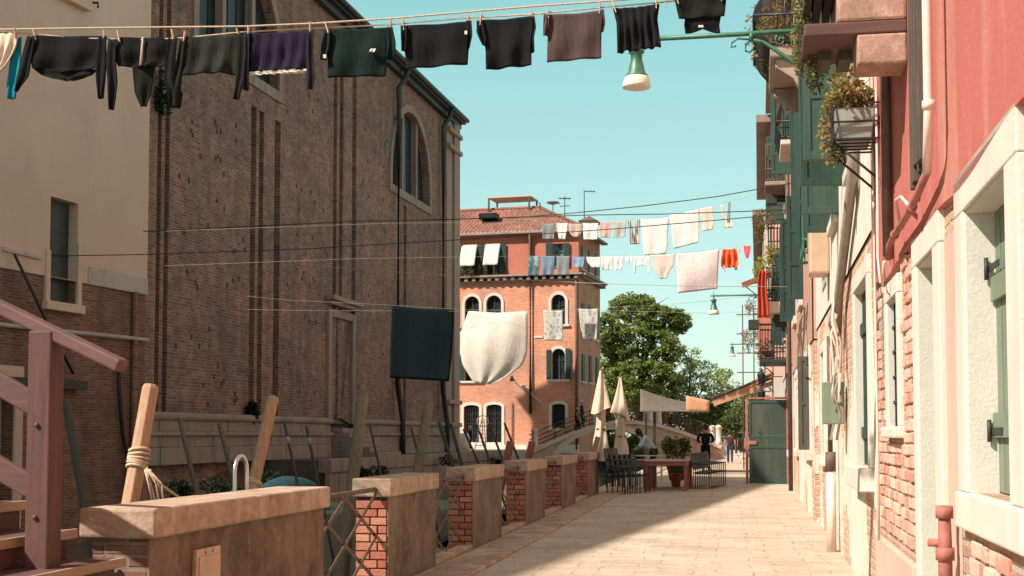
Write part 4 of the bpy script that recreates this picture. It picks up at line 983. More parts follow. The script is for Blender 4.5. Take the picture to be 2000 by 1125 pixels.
# red cloth over balcony, beam with struts
rcl = MB().grid(lambda a, b: ((a*.2-.1)*(1+.5*b)+.02*math.sin(b*5), .05*math.sin(a*14)+.1*b, -1.25*b), 16, 14).build('red_cloth', m_cloth('red_cloth', (.50, .085, .05), .1, .9, .2)); place(rcl, RF.w(37.0, .78, 5.75), RZR+R(80)); tag(rcl, 'long red cloth hanging down from a far balcony rail', 'cloth')
m = rcl.modifiers.new('thick', 'SOLIDIFY'); m.thickness = .01
bm_ = thing('clothes_beam', 'brown wooden beam with two iron struts sticking out from the far balcony', 'beam', RF.w(38.2, .1, 5.5), RZR)
MB().bar((0, 0, .45), (0, 1.25, .0), .12, .14).build('beam', M['tablew'], bm_); MB().tube([(0, 1.2, 0), (0, .1, -.9)], .015, 6).tube([(0, .9, .1), (0, .1, -.5)], .015, 6).build('strut', M['iron'], bm_)
for (s, o_, z, lab) in ((36.6, .55, 7.55, 'black box bracket under the highest far balcony'), (37.6, 1.05, 4.35, 'small dark green lamp box near the red cloth')):
    t = MB().box(-.18, .18, -.14, .14, -.12, .14).box(-.03, .03, -.9, -.14, .0, .05).build('wall_box', M['lead'], bevel=.02); place(t, RF.w(s, o_, z), RZR); tag(t, lab, 'box', 'dark boxes on the far houses')
# scaffold
sc_ = thing('scaffold', 'thin rusty scaffold pole tower at the end of the right hand row', 'scaffold', RF.w(58, 1.1, 0), RZR)
b = MB()
for y in (0, .45): b.tube([(0, y, 0), (0, y, 6.8)], .03, 6)
b.build('pole', M['rust'], sc_); b = MB()
for z in (1.5, 3.2, 4.0, 4.8, 5.6, 6.4): b.tube([(0, -.7, z), (0, .7, z)], .025, 6)
b.build('crossbar', M['rust'], sc_)
# ---- street lamps on brackets
def lamp(s, z, arm, k, lab, drop=0):
    t = thing('street_lamp', lab, 'street lamp', RF.w(s, .05, z), RZR, 'green bracket lamps along the fondamenta')
    b = MB().tube([(0, 0, .0), (0, arm*.5, -.005), (0, arm, -.01)], .026, 8)
    b.tube([(0, arm-.05, -.01), (0, arm+.1, -.01)], .02, 6); b.tube([(0, arm, .12), (0, arm, -.16)], [.008, .026], 8); b.box(-.03, .03, -.04, 0, -.75, .1)
    # main scroll brace
    cp_ = [(0, .0, -.36), (0, .12, -.42), (0, .3, -.42), (0, .5, -.34), (0, .68, -.2), (0, .82, -.1), (0, .94, -.07), (0, 1.0, -.12), (0, 1.0, -.19), (0, .95, -.2), (0, .92, -.16)]
    b.tube(cp_, [.028, .028, .028, .026, .022, .02, .018, .015, .013, .012, .01], 8)
    b.tube([(0, .94, -.07), (0, 1.08, -.05), (0, 1.14, -.09), (0, 1.15, -.14), (0, 1.1, -.13)], .012, 6)
    b.tube([(0, .94, .02), (0, .94, -.09)], .03, 6)
    def spiral(cy, cz, r0, tn, sgn=1, ph=0):
        return [(0, cy+sgn*r0*(1-i/26*.8)*math.cos(ph+i*tn*2*math.pi/26), cz+r0*(1-i/26*.8)*math.sin(ph+i*tn*2*math.pi/26)) for i in range(27)]
    b.tube(spiral(.40, -.17, .13, 1.6, -1), .011, 6); b.tube(spiral(.18, -.16, .12, 1.4, 1, 2), .011, 6); b.tube(spiral(.64, -.09, .065, 1.4, -1, 1), .009, 6); b.tube(spiral(.1, -.30, .07, 1.4, 1, 2), .009, 6)
    b.build('bracket', M['lampgreen'], t)
    h = MB().lathe([(.02, -.08), (.05, -.10), (.085, -.13), (.085, -.15), (.062, -.17), (.062, -.24), (.075, -.28), (.09, -.36), (.12, -.40), (.122, -.41)], 20, (0, arm, 0)).build('lamp_head', M['lampgreen'], t)
    MB().lathe([(.118, -.405), (.14, -.46), (.15, -.50), (.15, -.53), (.135, -.535)], 20, (0, arm, 0)).build('lamp_shade', M['lampglass'], h)
    return t
def lamp_at(d, u, v, k, lab):
    P = at(u, v, d); s = (P-RF.loc).dot(RF.x); arm = (P-RF.loc).dot(RF.n)-.05
    return lamp(s, P.z, arm, k, lab)
lamp_at(14.6, 1243, 76, 1, 'nearest green street lamp with white shade on a scrolled bracket behind the washing')
lamp_at(38.5, 1394, 577, 1, 'middle green street lamp on a scrolled bracket beside the dark shutter')
lamp_at(58, 1430, 672, 1, 'farthest small green street lamp in front of the scaffold')
# ---- green gate leaf standing open
g0 = RF.px(1547, 880, .1); gt = thing('gate', 'tall green metal gate leaf standing open across the pavement', 'gate', RF.w(40.5, .1, 0), RZR)
gw, gh = 1.12, 2.42
b = MB(); b.M = Matrix.Rotation(R(90), 4, 'Z')
for x in (0, gw-.07): b.box(x, x+.07, -.03, .03, .02, gh)
for z in (.02, 1.02, 1.30, gh-.1): b.box(.071, gw-.071, -.028, .028, z, z+(.16 if z < .1 else .1))
b.build('frame', M['greenpaint'], gt, bevel=.006)
b = MB(); b.M = Matrix.Rotation(R(90), 4, 'Z'); b.box(.071, gw-.071, -.01, .012, .181, 1.019); b.box(.071, gw-.071, -.01, .012, 1.401, gh-.101); b.box(.071, gw-.071, -.01, .02, 1.121, 1.299); b.build('panel', M['gatepanel'], gt)
b = MB(); b.M = Matrix.Rotation(R(90), 4, 'Z'); b.box(gw-.22, gw-.0, -.06, .06, 1.13, 1.24); b.build('lock_box', M['redpipe'], gt, bevel=.01)
b = MB(); b.M = Matrix.Rotation(R(90), 4, 'Z'); b.tube([(gw-.3, .02, 1.62), (gw-.3, .07, 1.6), (gw-.3, .07, 1.48), (gw-.3, .02, 1.46)], .012, 6); b.tube([(gw-.3, -.02, 1.62), (gw-.3, -.07, 1.6), (gw-.3, -.07, 1.48), (gw-.3, -.02, 1.46)], .012, 6); b.build('handle', M['iron'], gt)
b = MB(); b.box(-.06, 0.06, -.1, .06, 0, 2.6); b.box(-.05, .05, gw+.02, gw+.10, 0, 2.5); b.box(-.05, .05, .061, gw+.1, gh+.02, gh+.07); b.build('gate_frame', M['redpipe'], gt, bevel=.005)
# ---- awning
aw = thing('awning', 'orange canvas awning sloping out from the white fronted house', 'awning', RF.w(50.0, .42, 3.2), RZR)
A0, A1 = at(1512, 720, 50), at(1388, 783, 46)
def lc(P, o): 
    d = P-o; return (d.dot(RF.x), d.dot(RF.n), d.z)
oA = RF.w(50.0, .42, 3.2); pa = lc(at(1512, 718, 49), oA); pb = lc(at(1388, 768, 46.5), oA)
L = 3.2
def awf(a, b): return (pa[0]+a*L+(pb[0]-pa[0])*b*0, pa[1]+(pb[1]-pa[1])*b, pa[2]+(pb[2]-pa[2])*b-.12*math.sin(math.pi*b)*1+.02*math.sin(a*9))
o = MB().grid(awf, 14, 14).build('canvas', M['awning'], aw); m = o.modifiers.new('t', 'SOLIDIFY'); m.thickness = .015
o = MB().grid(lambda a, b: (pa[0]+a*L, pb[1]+.01*math.sin(a*40), pb[2]-b*(.34+.03*math.cos(a*2*math.pi*8))), 80, 4).build('valance', M['awning'], aw); m = o.modifiers.new('t', 'SOLIDIFY'); m.thickness = .01
o = MB().grid(lambda a, b: (pa[0]-.02, pa[1]+(pb[1]-pa[1])*a, pa[2]+(pb[2]-pa[2])*a-.12*math.sin(math.pi*a)-b*.24), 16, 3).build('side_valance', M['awning'], aw); m = o.modifiers.new('t', 'SOLIDIFY'); m.thickness = .01
MB().bar((pa[0], pa[1], pa[2]-.52), (pa[0], pb[1], pb[2]-.3), .06, .16).build('folding_arm', M['awning'], aw)
MB().bar((pa[0], pa[1], pa[2]-.22), (pa[0], pb[1], pb[2]-.12), .05, .09).bar((pa[0]+L, pa[1], pa[2]-.22), (pa[0]+L, pb[1], pb[2]-.12), .05, .09).tube([(pa[0], pb[1], pb[2]), (pa[0]+L, pb[1], pb[2])], .03, 6).build('frame', M['rust'], aw)
# ---- wall lanterns by the restaurant
def lantern(s, z, lab):
    t = thing('wall_lantern', lab, 'lantern', RF.w(s, .42, z), RZR, 'dark lanterns by the gate')
    MB().tube([(0, 0, .1), (0, .25, .32), (0, .42, .2)], .02, 6).lathe([(.02, .28), (.14, .12), (.16, .1), (.1, .09)], 6, (0, .42, 0)).lathe([(.05, -.28), (.09, -.26), (.09, -.22)], 6, (0, .42, 0)).build('bracket', M['iron'], t)
    MB().lathe([(.085, -.22), (.14, .09)], 6, (0, .42, 0), False).build('glass', M['glass'], t)
    b = MB()
    for i in range(6):
        a = i*math.pi/3; b.tube([(.088*math.cos(a), .42+.088*math.sin(a), -.22), (.145*math.cos(a), .42+.145*math.sin(a), .1)], .01, 5)
    b.build('rib', M['iron'], t)
lantern(46.0, 3.28, 'upper dark iron lantern above the green gate'); lantern(47.5, 2.75, 'lower dark iron lantern just over the top of the green gate')
# ================================================================== PARAPET
PX = -3.10
M['mortar'] = m_plain('dark_mortar', (.05, .035, .028), .95, .3, 9, .4)
kb = NT('pier_end_brick'); gg = kb.n('ShaderNodeNewGeometry'); cb = kb.mix(gg.outputs['Random Per Island'], (.30, .07, .042), (.50, .22, .14)); cb = kb.mix(kb.math('MULTIPLY', kb.ramp(kb.noise(14, 6, .75), .5, .7), .7), cb, (.30, .20, .14)); M['pierb'] = kb.done(cb, .9, kb.bump(kb.noise(40, 5), .8, .01))
def pier(y0, y1, lab, grp='parapet piers'):
    t = thing('parapet_pier', lab, 'wall', (PX, y0, 0), 0, grp); L = y1-y0; th = .30
    MB().box(-th, -.015, 0.005, L-.005, 0, .83).build('brick_core', M['mortar'], t)
    b = MB(); b2 = MB(); rr = random.Random(int(y0*10)); z = .02; k = 0
    while z < .80:
        h_ = rr.uniform(.060, .072); cut = (.13 if k % 2 else .2)
        for (xa, xb) in ((-th-.004, -th+cut-.008), (-th+cut+.006, -.018)):
            jt = rr.uniform(-.006, .006); b.box(xa, xb, .0+jt-.012, .05, z, z+h_); b2.box(xa, xb, L-.05, L+.005+jt, z, z+h_)
        z += h_+.012; k += 1
    b.build('end_bricks', M['pierb'], t, bevel=.004); b2.build('end_bricks', M['pierb'], t, bevel=.004)
    MB().box(-.0145, 0, 0.0, L, 0.0, .829).build('cement_face', M['pierplaster'], t)
    b = MB(); b.box(-th-.04, .035, -.03, L*.55, .831, 1.0); b.box(-th-.04, .033, L*.55+.004, L+.03, .831, .998)
    b.build('coping', M['coping'], t, bevel=.015); return t
ys = [(12.5, 14.6, 'second stretch of parapet wall, its brick end lit by the sun'), (16.8, 19.0, 'third stretch of parapet wall from the camera, mostly shaded'), (21.3, 23.6, 'fourth stretch of parapet wall between two lattice railings'), (26.0, 28.5, 'fifth stretch of parapet wall, beyond the fourth'), (31.0, 33.6, 'last stretch of parapet wall next to the stacked dark chairs')]
t = thing('parapet_wall', 'long near parapet wall with a beige meter cabinet and thick stone coping', 'wall', (PX, 7.15, 0)); L = 3.27
MB().box(-.33, -.015, .005, L-.005, 0, .84).build('brick_core', M['oldbrick'], t)
MB().box(-.0145, 0, 0, L, 0, .839).build('cement_face', M['pierplaster'], t)
b = MB(); b.box(-.39, .05, -.05, 1.62, .841, 1.005); b.box(-.39, .048, 1.626, L+.03, .841, 1.002); b.build('coping', M['coping'], t, bevel=.02, seg=3)
cbx = MB().box(.0005, .03, .60, .99, .05, .73).build('meter_cabinet', M['box'], t, bevel=.006)
MB().box(.0301, .036, .635, .975, .05, .685).build('cabinet_door', M['box'], cbx, bevel=.004)
b = MB()
for z in (.40, .32, .24): b.box(.0361, .0375, .75, .89, z+.03, z+.052)
for y, z in ((.73, .705), (.85, .705)): b.box(.0301, .032, y, y+.012, z-.01, z+.012)
b.build('vent_slot', M['iron'], cbx)
for (a, b_, lab) in ys: pier(a, b_, lab)
def lattice(y0, y1, lab):
    t = thing('lattice_railing', lab, 'railing', (PX-.12, y0, 0), 0, 'lattice railings between the piers'); L = y1-y0
    MB().tube([(0, -.02, .90), (0, L+.1, .90)], .022, 8).build('top_rail', M['rust'], t)
    b = MB()
    for y in (.02, L+.06): b.bar((0, y, .05), (0, y, .9), .03, .03, (1, 0, 0))
    b.build('upright', M['rust'], t)
    b = MB(); n = 2; w_ = L/n; z0, z1 = .08, .88; h = (z1-z0)/2
    for i in range(n):
        for j in range(2):
            ya, yb, za, zb_ = w_*i, w_*(i+1), z0+h*j, z0+h*(j+1)
            b.bar((.012, ya, za), (.012, yb, zb_), .035, .008, (1, 0, 0)); b.bar((-.012, yb, za), (-.012, ya, zb_), .035, .008, (1, 0, 0))
    # turned square, as crossing bars
    b.build('lattice', M['rust'], t)
    MB().box(-.05, .12, 0, L, 0, .06).build('kerb_stone', M['coping'], t, bevel=.01)
gaps = [(10.42, 12.5, 'nearest rusty lattice railing, in front of the thick grey pole'), (14.6, 16.8, 'second rusty lattice railing from the camera'), (19, 21.3, 'third rusty lattice railing from the camera'), (23.6, 26, 'fourth rusty lattice railing from the camera'), (28.5, 31, 'farthest rusty lattice railing before the dark chairs')]
for a, b_, lab in gaps: lattice(a, b_, lab)
# shiny steel hoop of a boat ladder behind the near wall
hp = thing('ladder_hoop', 'bright steel hoop of a boat ladder behind the near wall', 'ladder', (-3.75, 9.7, -1.1))
a = atX(458, 960, -3.75); c = atX(482, 960, -3.75); 
pts = [(0, a.y-9.7, .0), (0, a.y-9.7, 2.15)]+[(0, (a.y+c.y)/2-9.7-(c.y-a.y)/2*math.cos(math.pi*i/8), 2.22+.12*math.sin(math.pi*i/8)) for i in range(9)]+[(0, c.y-9.7, 2.15), (0, c.y-9.7, 0)]
MB().tube(pts, .016, 8).build('rail', M['metal'], hp)
b = MB()
for z in (.5, .9, 1.3, 1.7): b.tube([(0, a.y-9.7, z), (0, c.y-9.7, z)], .014, 6)
b.build('rung', M['metal'], hp)
# ================================================================== MOORING POLES
def pole(ut, vt, wt, ub, vb, d, db, mat, lab, rope=False, oct_=8, cap=0, taper=1.08, flat=True, grp='mooring poles'):
    top = at(ut, vt, d); low = at(ub, vb, db); k = (top-low); k /= k.z
    bot = low + k*(-1.35-low.z); r = wt/2/F*d
    t = thing('mooring_pole', lab, 'pole', bot, 0, grp); H = top-bot
    mb = MB(); L = H.length
    mb.tube([(0, 0, 0), H*.5, H*(1-.5*r/L), H], [r*taper, r*1.03, r*.98, r*.86], oct_, flat=flat)
    mb.build('shaft', M[mat], t, bevel=.006)
    if rope:
        for f0, n in rope:
            b = MB(); q = low+(top-low)*f0-bot; dr_ = H.normalized()
            for i in range(n):
                c = q+dr_*(i*.026); a1 = dr_.cross(Vector((0, 1, 0))).normalized(); a2 = dr_.cross(a1)
                b.tube([c+(a1*math.cos(j*math.pi/8)+a2*math.sin(j*math.pi/8))*(r*1.12)+dr_*(.012*math.sin(j*.4+i)) for j in range(17)], .012, 6, caps=False)
            b.build('rope', M['rope'], t)
    return t
pole(295, 752, 33, 256, 975, 10.5, 10.3, 'pole', 'leaning pale new pole with rope wound round it behind the near wall', rope=[(.27, 6)], taper=1.15)
pole(534, 774, 24, 495, 948, 13.2, 13.0, 'pole', 'second leaning pale pole with thin cord at its foot', rope=[(.02, 2)], taper=1.2)
pole(709, 768, 23, 668, 1120, 15.5, 14.5, 'polegrey', 'tall thick grey green pole seen through the nearest railing', taper=1.5, flat=False, oct_=12)
pole(838, 786, 19, 815, 920, 20, 19.6, 'polegrey', 'grey weathered pole behind the third stretch of parapet', taper=1.3, flat=False, oct_=12)
pole(128, 780, 17, 165, 985, 15, 15, 'polegreen', 'dark grey green pole leaning left beside the wooden stairs', flat=False, oct_=10, taper=1.35)
thin = [(350, 815, 9, 384, 962, 26, 'polegrey'), (428, 826, 9, 458, 950, 27, 'polegrey'), (556, 828, 6, 582, 950, 27, 'poledark'), (598, 832, 6, 622, 948, 28, 'poledark'), (722, 830, 5, 745, 930, 30, 'poledark'), (803, 835, 5, 826, 925, 32, 'poledark'), (857, 824, 8, 884, 908, 33, 'polegreen'), (880, 827, 7, 902, 908, 34, 'polegreen'), (905, 838, 5, 935, 905, 36, 'poledark'), (936, 842, 5, 958, 905, 38, 'poledark'), (956, 828, 5, 984, 905, 38, 'poledark'), (985, 826, 5, 1003, 872, 40, 'poledark')]
names = ['brown thin pole leaning left against the church plinth, first from the left', 'second thin brown pole from the left in front of the church plinth', 'thin dark pole with a white band left of the church steps', 'thin dark pole with a white band right of the blue boat cover', 'thin dark leaning pole right of the tall grey pole', 'thin dark leaning pole left of the church downpipe', 'dark green pole leaning at the church corner, left one of the pair', 'dark green pole leaning at the church corner, right one of the pair', 'thin black pole leaning before the campo, the leftmost of four', 'thin black pole leaning before the campo, second of four', 'thin black pole leaning before the campo doors, third of four', 'thin black pole leaning before the campo, the rightmost of four']
for (a, nm) in zip(thin, names):
    tp = pole(a[0], a[1], a[2], a[3], a[4], a[5], a[5], a[6], nm, flat=False, oct_=8, taper=1.1)
    if 'white band' in nm:
        top = at(a[0], a[1], a[5]); low = at(a[3], a[4], a[5]); o_ = Vector(tp.location); q = low+(top-low)*.68-o_; e = (top-low)*.12
        MB().tube([q, q+e], a[2]*.62/F*a[5], 8).build('band', M['hull'], tp)
for (u, v, wd, d, lab) in ((998, 862, 17, 36, 'short thick reddish post by the campo, left one of two'), (1040, 862, 15, 38, 'short thick reddish post by the campo, right one of two')):
    pole(u, v, wd, u-10, 905, d, d, 'tablew', lab, grp='short mooring posts', flat=False)
pole(1168, 853, 11, 1160, 882, 45, 45, 'pole', 'small pale post leaning behind the folded umbrellas', flat=False, taper=1.05)
nt_ = thing('net_rope', 'bundle of knotted pale rope hanging beside the rope wound pole', 'rope', at(290, 950, 9.9))
b = MB()
for k in range(5):
    rr = random.Random(k+3); b.tube([(-.03+.01*k, 0, .12), (.0+.03*k*rr.random(), .02*k, .02), (.03+.03*k, .01, -.12-.02*k)], .007, 6)
b.tube([(-.02, 0, .13), (.06, .05, .02), (.2, .2, -.12)], .009, 6); b.build('strand', M['rope'], nt_)
# ================================================================== WOODEN STAIRS (temporary bridge over the canal)
st = thing('wooden_stairs', 'faded red wooden stairs with square post and handrail at the left edge', 'stairs', (-1.9, 4.3, 0))
SX, SY = -1.9, 4.3
Ye = 7.0
for i in range(14):
    z = .15*(i+1); x = -.27*i-.25
    yb = Ye-SY if i > 0 else Ye-SY
    MB().box(x-.28, x+.03, 0, 2.70, z-.045, z-.002).build('tread', M['stepdark'], st, bevel=.004)
    MB().box(x+.031, x+.055, 0, 2.71, z-.05, z+.0).build('nosing', M['step'], st, bevel=.004)
    if i < 13: MB().box(x-.26, x-.235, .05, 2.62, z, z+.1).build('riser', M['stepdark'], st)
MB().bar((-.1, 2.1, -.1), (-3.9, 2.1, 1.9), .05, .2).build('stringer', M['stepdark'], st)
MB().bar((-.1, .1, -.1), (-3.9, .1, 1.9), .05, .2).build('stringer', M['stepdark'], st)
def slocal(u, v, d): return at(u, v, d)-Vector((SX, SY, 0))
pA = slocal(92, 700, 6.85); 
b = MB().box(pA.x-.065, pA.x+.055, pA.y-.07, pA.y+.075, -1.1, slocal(92, 648, 6.85).z).build('post', M['oldred'], st, bevel=.008)
for zz in (.25, .5, 1.0, 1.45): MB().lathe([(.012, 0), (.012, .01), (.004, .014)], 8).build('bolt', M['rust'], st).matrix_local = Matrix.Translation((pA.x-.01, pA.y-.071, zz)) @ Matrix.Rotation(R(90), 4, 'X')
r0 = slocal(240, 716, 6.75); r1 = slocal(0, 600, 6.9); k = (r1-r0)
MB().bar(r0, r0+k*3.2, .10, .065).build('handrail', M['oldredx'], st, bevel=.012)
p0 = slocal(60, 786, 6.9); p1 = slocal(0, 750, 6.92); MB().bar(p0+(p0-p1)*.15, p0+(p1-p0)*8, .05, .11).build('rail', M['oldredx'], st, bevel=.008)
p0 = slocal(56, 948, 6.9); p1 = slocal(0, 915, 6.92); MB().bar(p0+(p0-p1)*.15, p0+(p1-p0)*8, .05, .11).build('rail', M['oldredx'], st, bevel=.008)
MB().box(pA.x-2.2, pA.x-2.05, pA.y-.07, pA.y+.07, -1.1, r0.z+1.6).build('post', M['oldred'], st, bevel=.008)
# ================================================================== BOATS
def boat(lab, P, rz, L, Wd, tarp=None, group='boats moored in the canal', hull='hull', seats=True):
    t = thing('boat', lab, 'boat', P, rz, group)
    N = 14
    def sec(i): f = i/N; wv = math.sin(math.pi*min(1, .18+f*.82))**.6 if f > 0 else .55; return -L/2+L*f, Wd/2*max(.03, wv if f < 1 else .03), .34+.18*(f**2)
    vs = []; 
    prof = [(0, -.12), (.55, -.1), (.85, .12), (1, 1), (.93, 1.02), (.8, .15), (0, .08)]
    for i in range(N+1):
        x, wv, h = sec(i)
        for sg in (-1, 1):
            for a, c in (prof if sg < 0 else prof): vs.append((x, sg*a*wv, c*h if c >= 1 else c*h))
    m = len(prof); fs = []
    for i in range(N):
        for sd in range(2):
            for j in range(m-1):
                a = (i*2+sd)*m+j; b_ = ((i+1)*2+sd)*m+j; fs.append((a, a+1, b_+1, b_) if sd else (a, b_, b_+1, a+1))
    mb = MB().add(vs, fs, True); mb.add([vs[j] for j in range(2*m)], [(0, 1, 2, 3, m+3, m+2, m+1)]); mb.build('hull', M[hull], t)
    if seats:
        b = MB(); 
        for x in (-L*.25, L*.08): b.box(x-.12, x+.12, -Wd*.42, Wd*.42, .22, .26)
        b.build('bench', M['step'], t)
    mt = MB().box(-L/2-.22, -L/2+.02, -.12, .12, -.1, .25); mt.box(-L/2-.3, -L/2-.02, -.15, .15, .26, .6); mt.build('motor', M['iron'], t, bevel=.04)
    if tarp:
        def f(a, b_): x = -L*.42+L*.8*a; wv = Wd*.52*math.sin(math.pi*min(1, .2+a*.75))**.6; return (x, wv*(2*b_-1), .38+tarp*math.sin(math.pi*b_)**.45*(.6+.4*math.sin(a*3.1))+.02*math.sin(a*30+b_*9))
        o = MB().grid(f, 24, 12).build('cover', M['tealtarp'], t); m2 = o.modifiers.new('t', 'SOLIDIFY'); m2.thickness = .01
    return t
P = atZ(575, 930, -1.05)
c = at(560, 915, 46); boat('boat under a teal canvas cover below the church steps', (c.x, c.y, -1.05), crz, 5.0, 1.7, tarp=.7)
boat('open white boat seen through the nearest railing', (-4.9, 14.2, -1.05), R(92), 5.0, 1.6)
boat('small boat with teal cover behind the first railing', (-6.4, 17.5, -1.05), R(88), 5.0, 1.6, tarp=.35)
boat('white boat behind the second railing', (-4.7, 21.0, -1.05), R(90), 5.2, 1.7)
boat('grey boat behind the third railing', (-4.7, 27.5, -1.05), R(91), 5.2, 1.7, tarp=.3)
boat('far boat moored before the folded umbrellas', (-5.0, 36, -1.05), R(90), 5.5, 1.8, tarp=.25)
# weeds on the quay edge
k = 0
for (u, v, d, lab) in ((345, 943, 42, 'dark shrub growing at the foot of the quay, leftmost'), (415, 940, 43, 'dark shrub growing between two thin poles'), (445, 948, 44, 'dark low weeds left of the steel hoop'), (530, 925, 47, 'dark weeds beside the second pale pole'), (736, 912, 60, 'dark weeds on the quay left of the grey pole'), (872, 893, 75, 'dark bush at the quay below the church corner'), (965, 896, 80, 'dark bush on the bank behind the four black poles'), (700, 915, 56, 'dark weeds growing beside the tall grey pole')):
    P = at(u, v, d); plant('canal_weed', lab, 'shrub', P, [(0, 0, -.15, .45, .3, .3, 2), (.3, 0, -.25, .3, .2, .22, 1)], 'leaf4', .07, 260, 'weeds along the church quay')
# vegetation on church wall
for (u, v, r, lab) in ((479, 806, .5, 'dark weed growing out of the church plinth'), (305, 180, .9, 'dark climbing plant high on the church wall')):
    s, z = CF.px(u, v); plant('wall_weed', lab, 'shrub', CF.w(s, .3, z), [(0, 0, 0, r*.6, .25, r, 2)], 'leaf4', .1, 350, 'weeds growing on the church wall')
# ================================================================== WASHING LINES
def prow(rows, v):
    if v <= rows[0][0]: return rows[0][1:]
    for a, b in zip(rows[:-1], rows[1:]):
        if v <= b[0]:
            t = (v-a[0])/(b[0]-a[0]); return tuple(a[i]+(b[i]-a[i])*t for i in (1, 2))
    return rows[-1][1:]
def clothmesh(fr, org, rows, nfold=4, amp=.03, th=.016, yo=0, seed=0, tilt=0, btm=0, bulge=0):
    """rows (v,ul,ur) in the line's plane -> closed cloth; tilt = px rise of the right side; btm(a)=px offset at the bottom edge"""
    v0, v1 = rows[0][0], rows[-1][0]; NX, NZ = 22, 20; rr = random.Random(seed)
    ph = [rr.uniform(0, 6.3) for _ in range(4)]; vs = []
    for side in (1, -1):
        for j in range(NZ+1):
            t = j/NZ; v = v0+(v1-v0)*t; ul, ur = prow(rows, v)
            for i in range(NX+1):
                a = i/NX; u = ul+(ur-ul)*a
                vv = v-tilt*a + (btm(a)*t if btm else 0) + (2.0*(1-t)*math.sin(math.pi*a)**2*(v1-v0)/100)
                x, z = fr.px(u, vv)
                P = fr.w(x, 0, z)-org; lx = P.dot(fr.x); 
                y = yo + amp*(.25+.75*t)*(math.sin(nfold*math.pi*2*a+ph[0]+t*1.5)+.5*math.sin(nfold*3.7*a+ph[1]-t*3)) + amp*.6*math.sin(ph[2]+t*7+a*3)*t + bulge*math.sin(math.pi*a)*math.sin(math.pi*t)
                vs.append((lx, y+side*th/2, P.z))
    m = (NX+1)*(NZ+1); fs = []
    for j in range(NZ):
        for i in range(NX):
            a = j*(NX+1)+i; fs.append((a, a+1, a+NX+2, a+NX+1)); fs.append((m+a, m+a+NX+1, m+a+NX+2, m+a+1))
    for i in range(NX): fs.append((i, m+i, m+i+1, i+1)); k = NZ*(NX+1)+i; fs.append((k, k+1, m+k+1, m+k))
    for j in range(NZ): a = j*(NX+1); fs.append((a, a+NX+1, m+a+NX+1, m+a)); k = a+NX; fs.append((k, m+k, m+k+NX+1, k+NX+1))
    return MB().add(vs, fs, True)
def hang(fr, name, label, cat, rows, mat, group, parts=(), yo=0, **kw):
    ul, ur = rows[0][1:]; x, z = fr.px((ul+ur)/2, rows[0][0]); org = fr.w(x, yo, z)
    sd = int(rows[0][1]*7+rows[0][0])
    if not parts:
        o = clothmesh(fr, org, rows, seed=sd, **kw).build(name, M[mat] if isinstance(mat, str) else mat); place(o, org, fr.rz); return tag(o, label, cat, group)
    t = thing(name, label, cat, org, fr.rz, group)
    clothmesh(fr, org, rows, seed=sd, **kw).build('body', M[mat] if isinstance(mat, str) else mat, t)
    for i, p in enumerate(parts):
        pn, prs, pm, py = p[:4]; k2 = dict(p[4]) if len(p) > 4 else {}
        k2.setdefault('amp', .012); k2.setdefault('nfold', 1.3); clothmesh(fr, org, prs, seed=sd+i+1, yo=py, **k2).build(pn, M[pm] if isinstance(pm, str) else pm, t)
    return t
cl_ = lambda nm, c, **k: M.setdefault(nm, m_cloth(nm, c, **k))
cl_('black_jersey', (.011, .012, .014)); cl_('black_knit', (.012, .014, .012)); cl_('olive_knit', (.022, .026, .019)); cl_('purple_knit', (.018, .015, .028)); cl_('lace', (.65, .58, .5))
cl_('green_tee', (.008, .018, .015)); cl_('brown_tee', (.075, .05, .05)); cl_('fleece', (.6, .48, .38)); cl_('teal_sleeve', (.01, .19, .25))
LF = Fr((1.2, 10.0, 0), math.pi)      # line 1 plane, facing the camera
LF.loc = Vector((0, 10.0, 0))
def linetube(fr, pts, r, y=0):
    return [fr.w(fr.px(u, v)[0], y, fr.px(u, v)[1]) for u, v in pts]
def rope(name, label, pts, r, mat, cat='clothes line', group='washing lines and cables across the canal'):
    P = [Vector(p) for p in pts]; o0 = P[0].copy()
    o = MB().tube([p-o0 for p in P], r, 6).build(name, M[mat]); o.location = o0; return tag(o, label, cat, group)
r1 = [(0, 59), (120, 57), (280, 55), (480, 53), (620, 47), (760, 38), (900, 26), (1040, 14), (1180, 4), (1300, -5)]
P = linetube(LF, r1, .01, .02); P = [Vector((-17.5, 12.5, P[0].z+.25))]+P+[Vector((1.05, 10.0, P[-1].z+.2))]
rope('clothes_line', 'pale rope of the nearest washing line, the upper strand', P, .007, 'rope')
r2 = [(0, 62), (60, 66), (140, 74), (280, 78), (360, 74), (480, 62), (620, 55), (760, 48), (900, 36), (1040, 28), (1180, 14), (1300, 4), (1420, -10)]
P = linetube(LF, r2, .01, 0); P = [Vector((-17.5, 12.4, P[0].z+.2))]+P+[Vector((1.05, 10.0, P[-1].z+.1))]
rope('clothes_line', 'pale rope of the nearest washing line, the lower strand carrying the dark clothes', P, .006, 'rope')
G1 = 'dark clothes on the nearest washing line'
hang(LF, 'garment', 'white fleece garment with a teal blue sleeve at the left edge', 'garment', [(64, -30, 37), (90, -30, 32), (130, -30, 12), (152, -30, -6)], 'fleece', G1, parts=[('sleeve', [(70, 26, 38), (120, 16, 37), (165, 10, 33), (192, 12, 27)], 'teal_sleeve', -.03)], amp=.02)
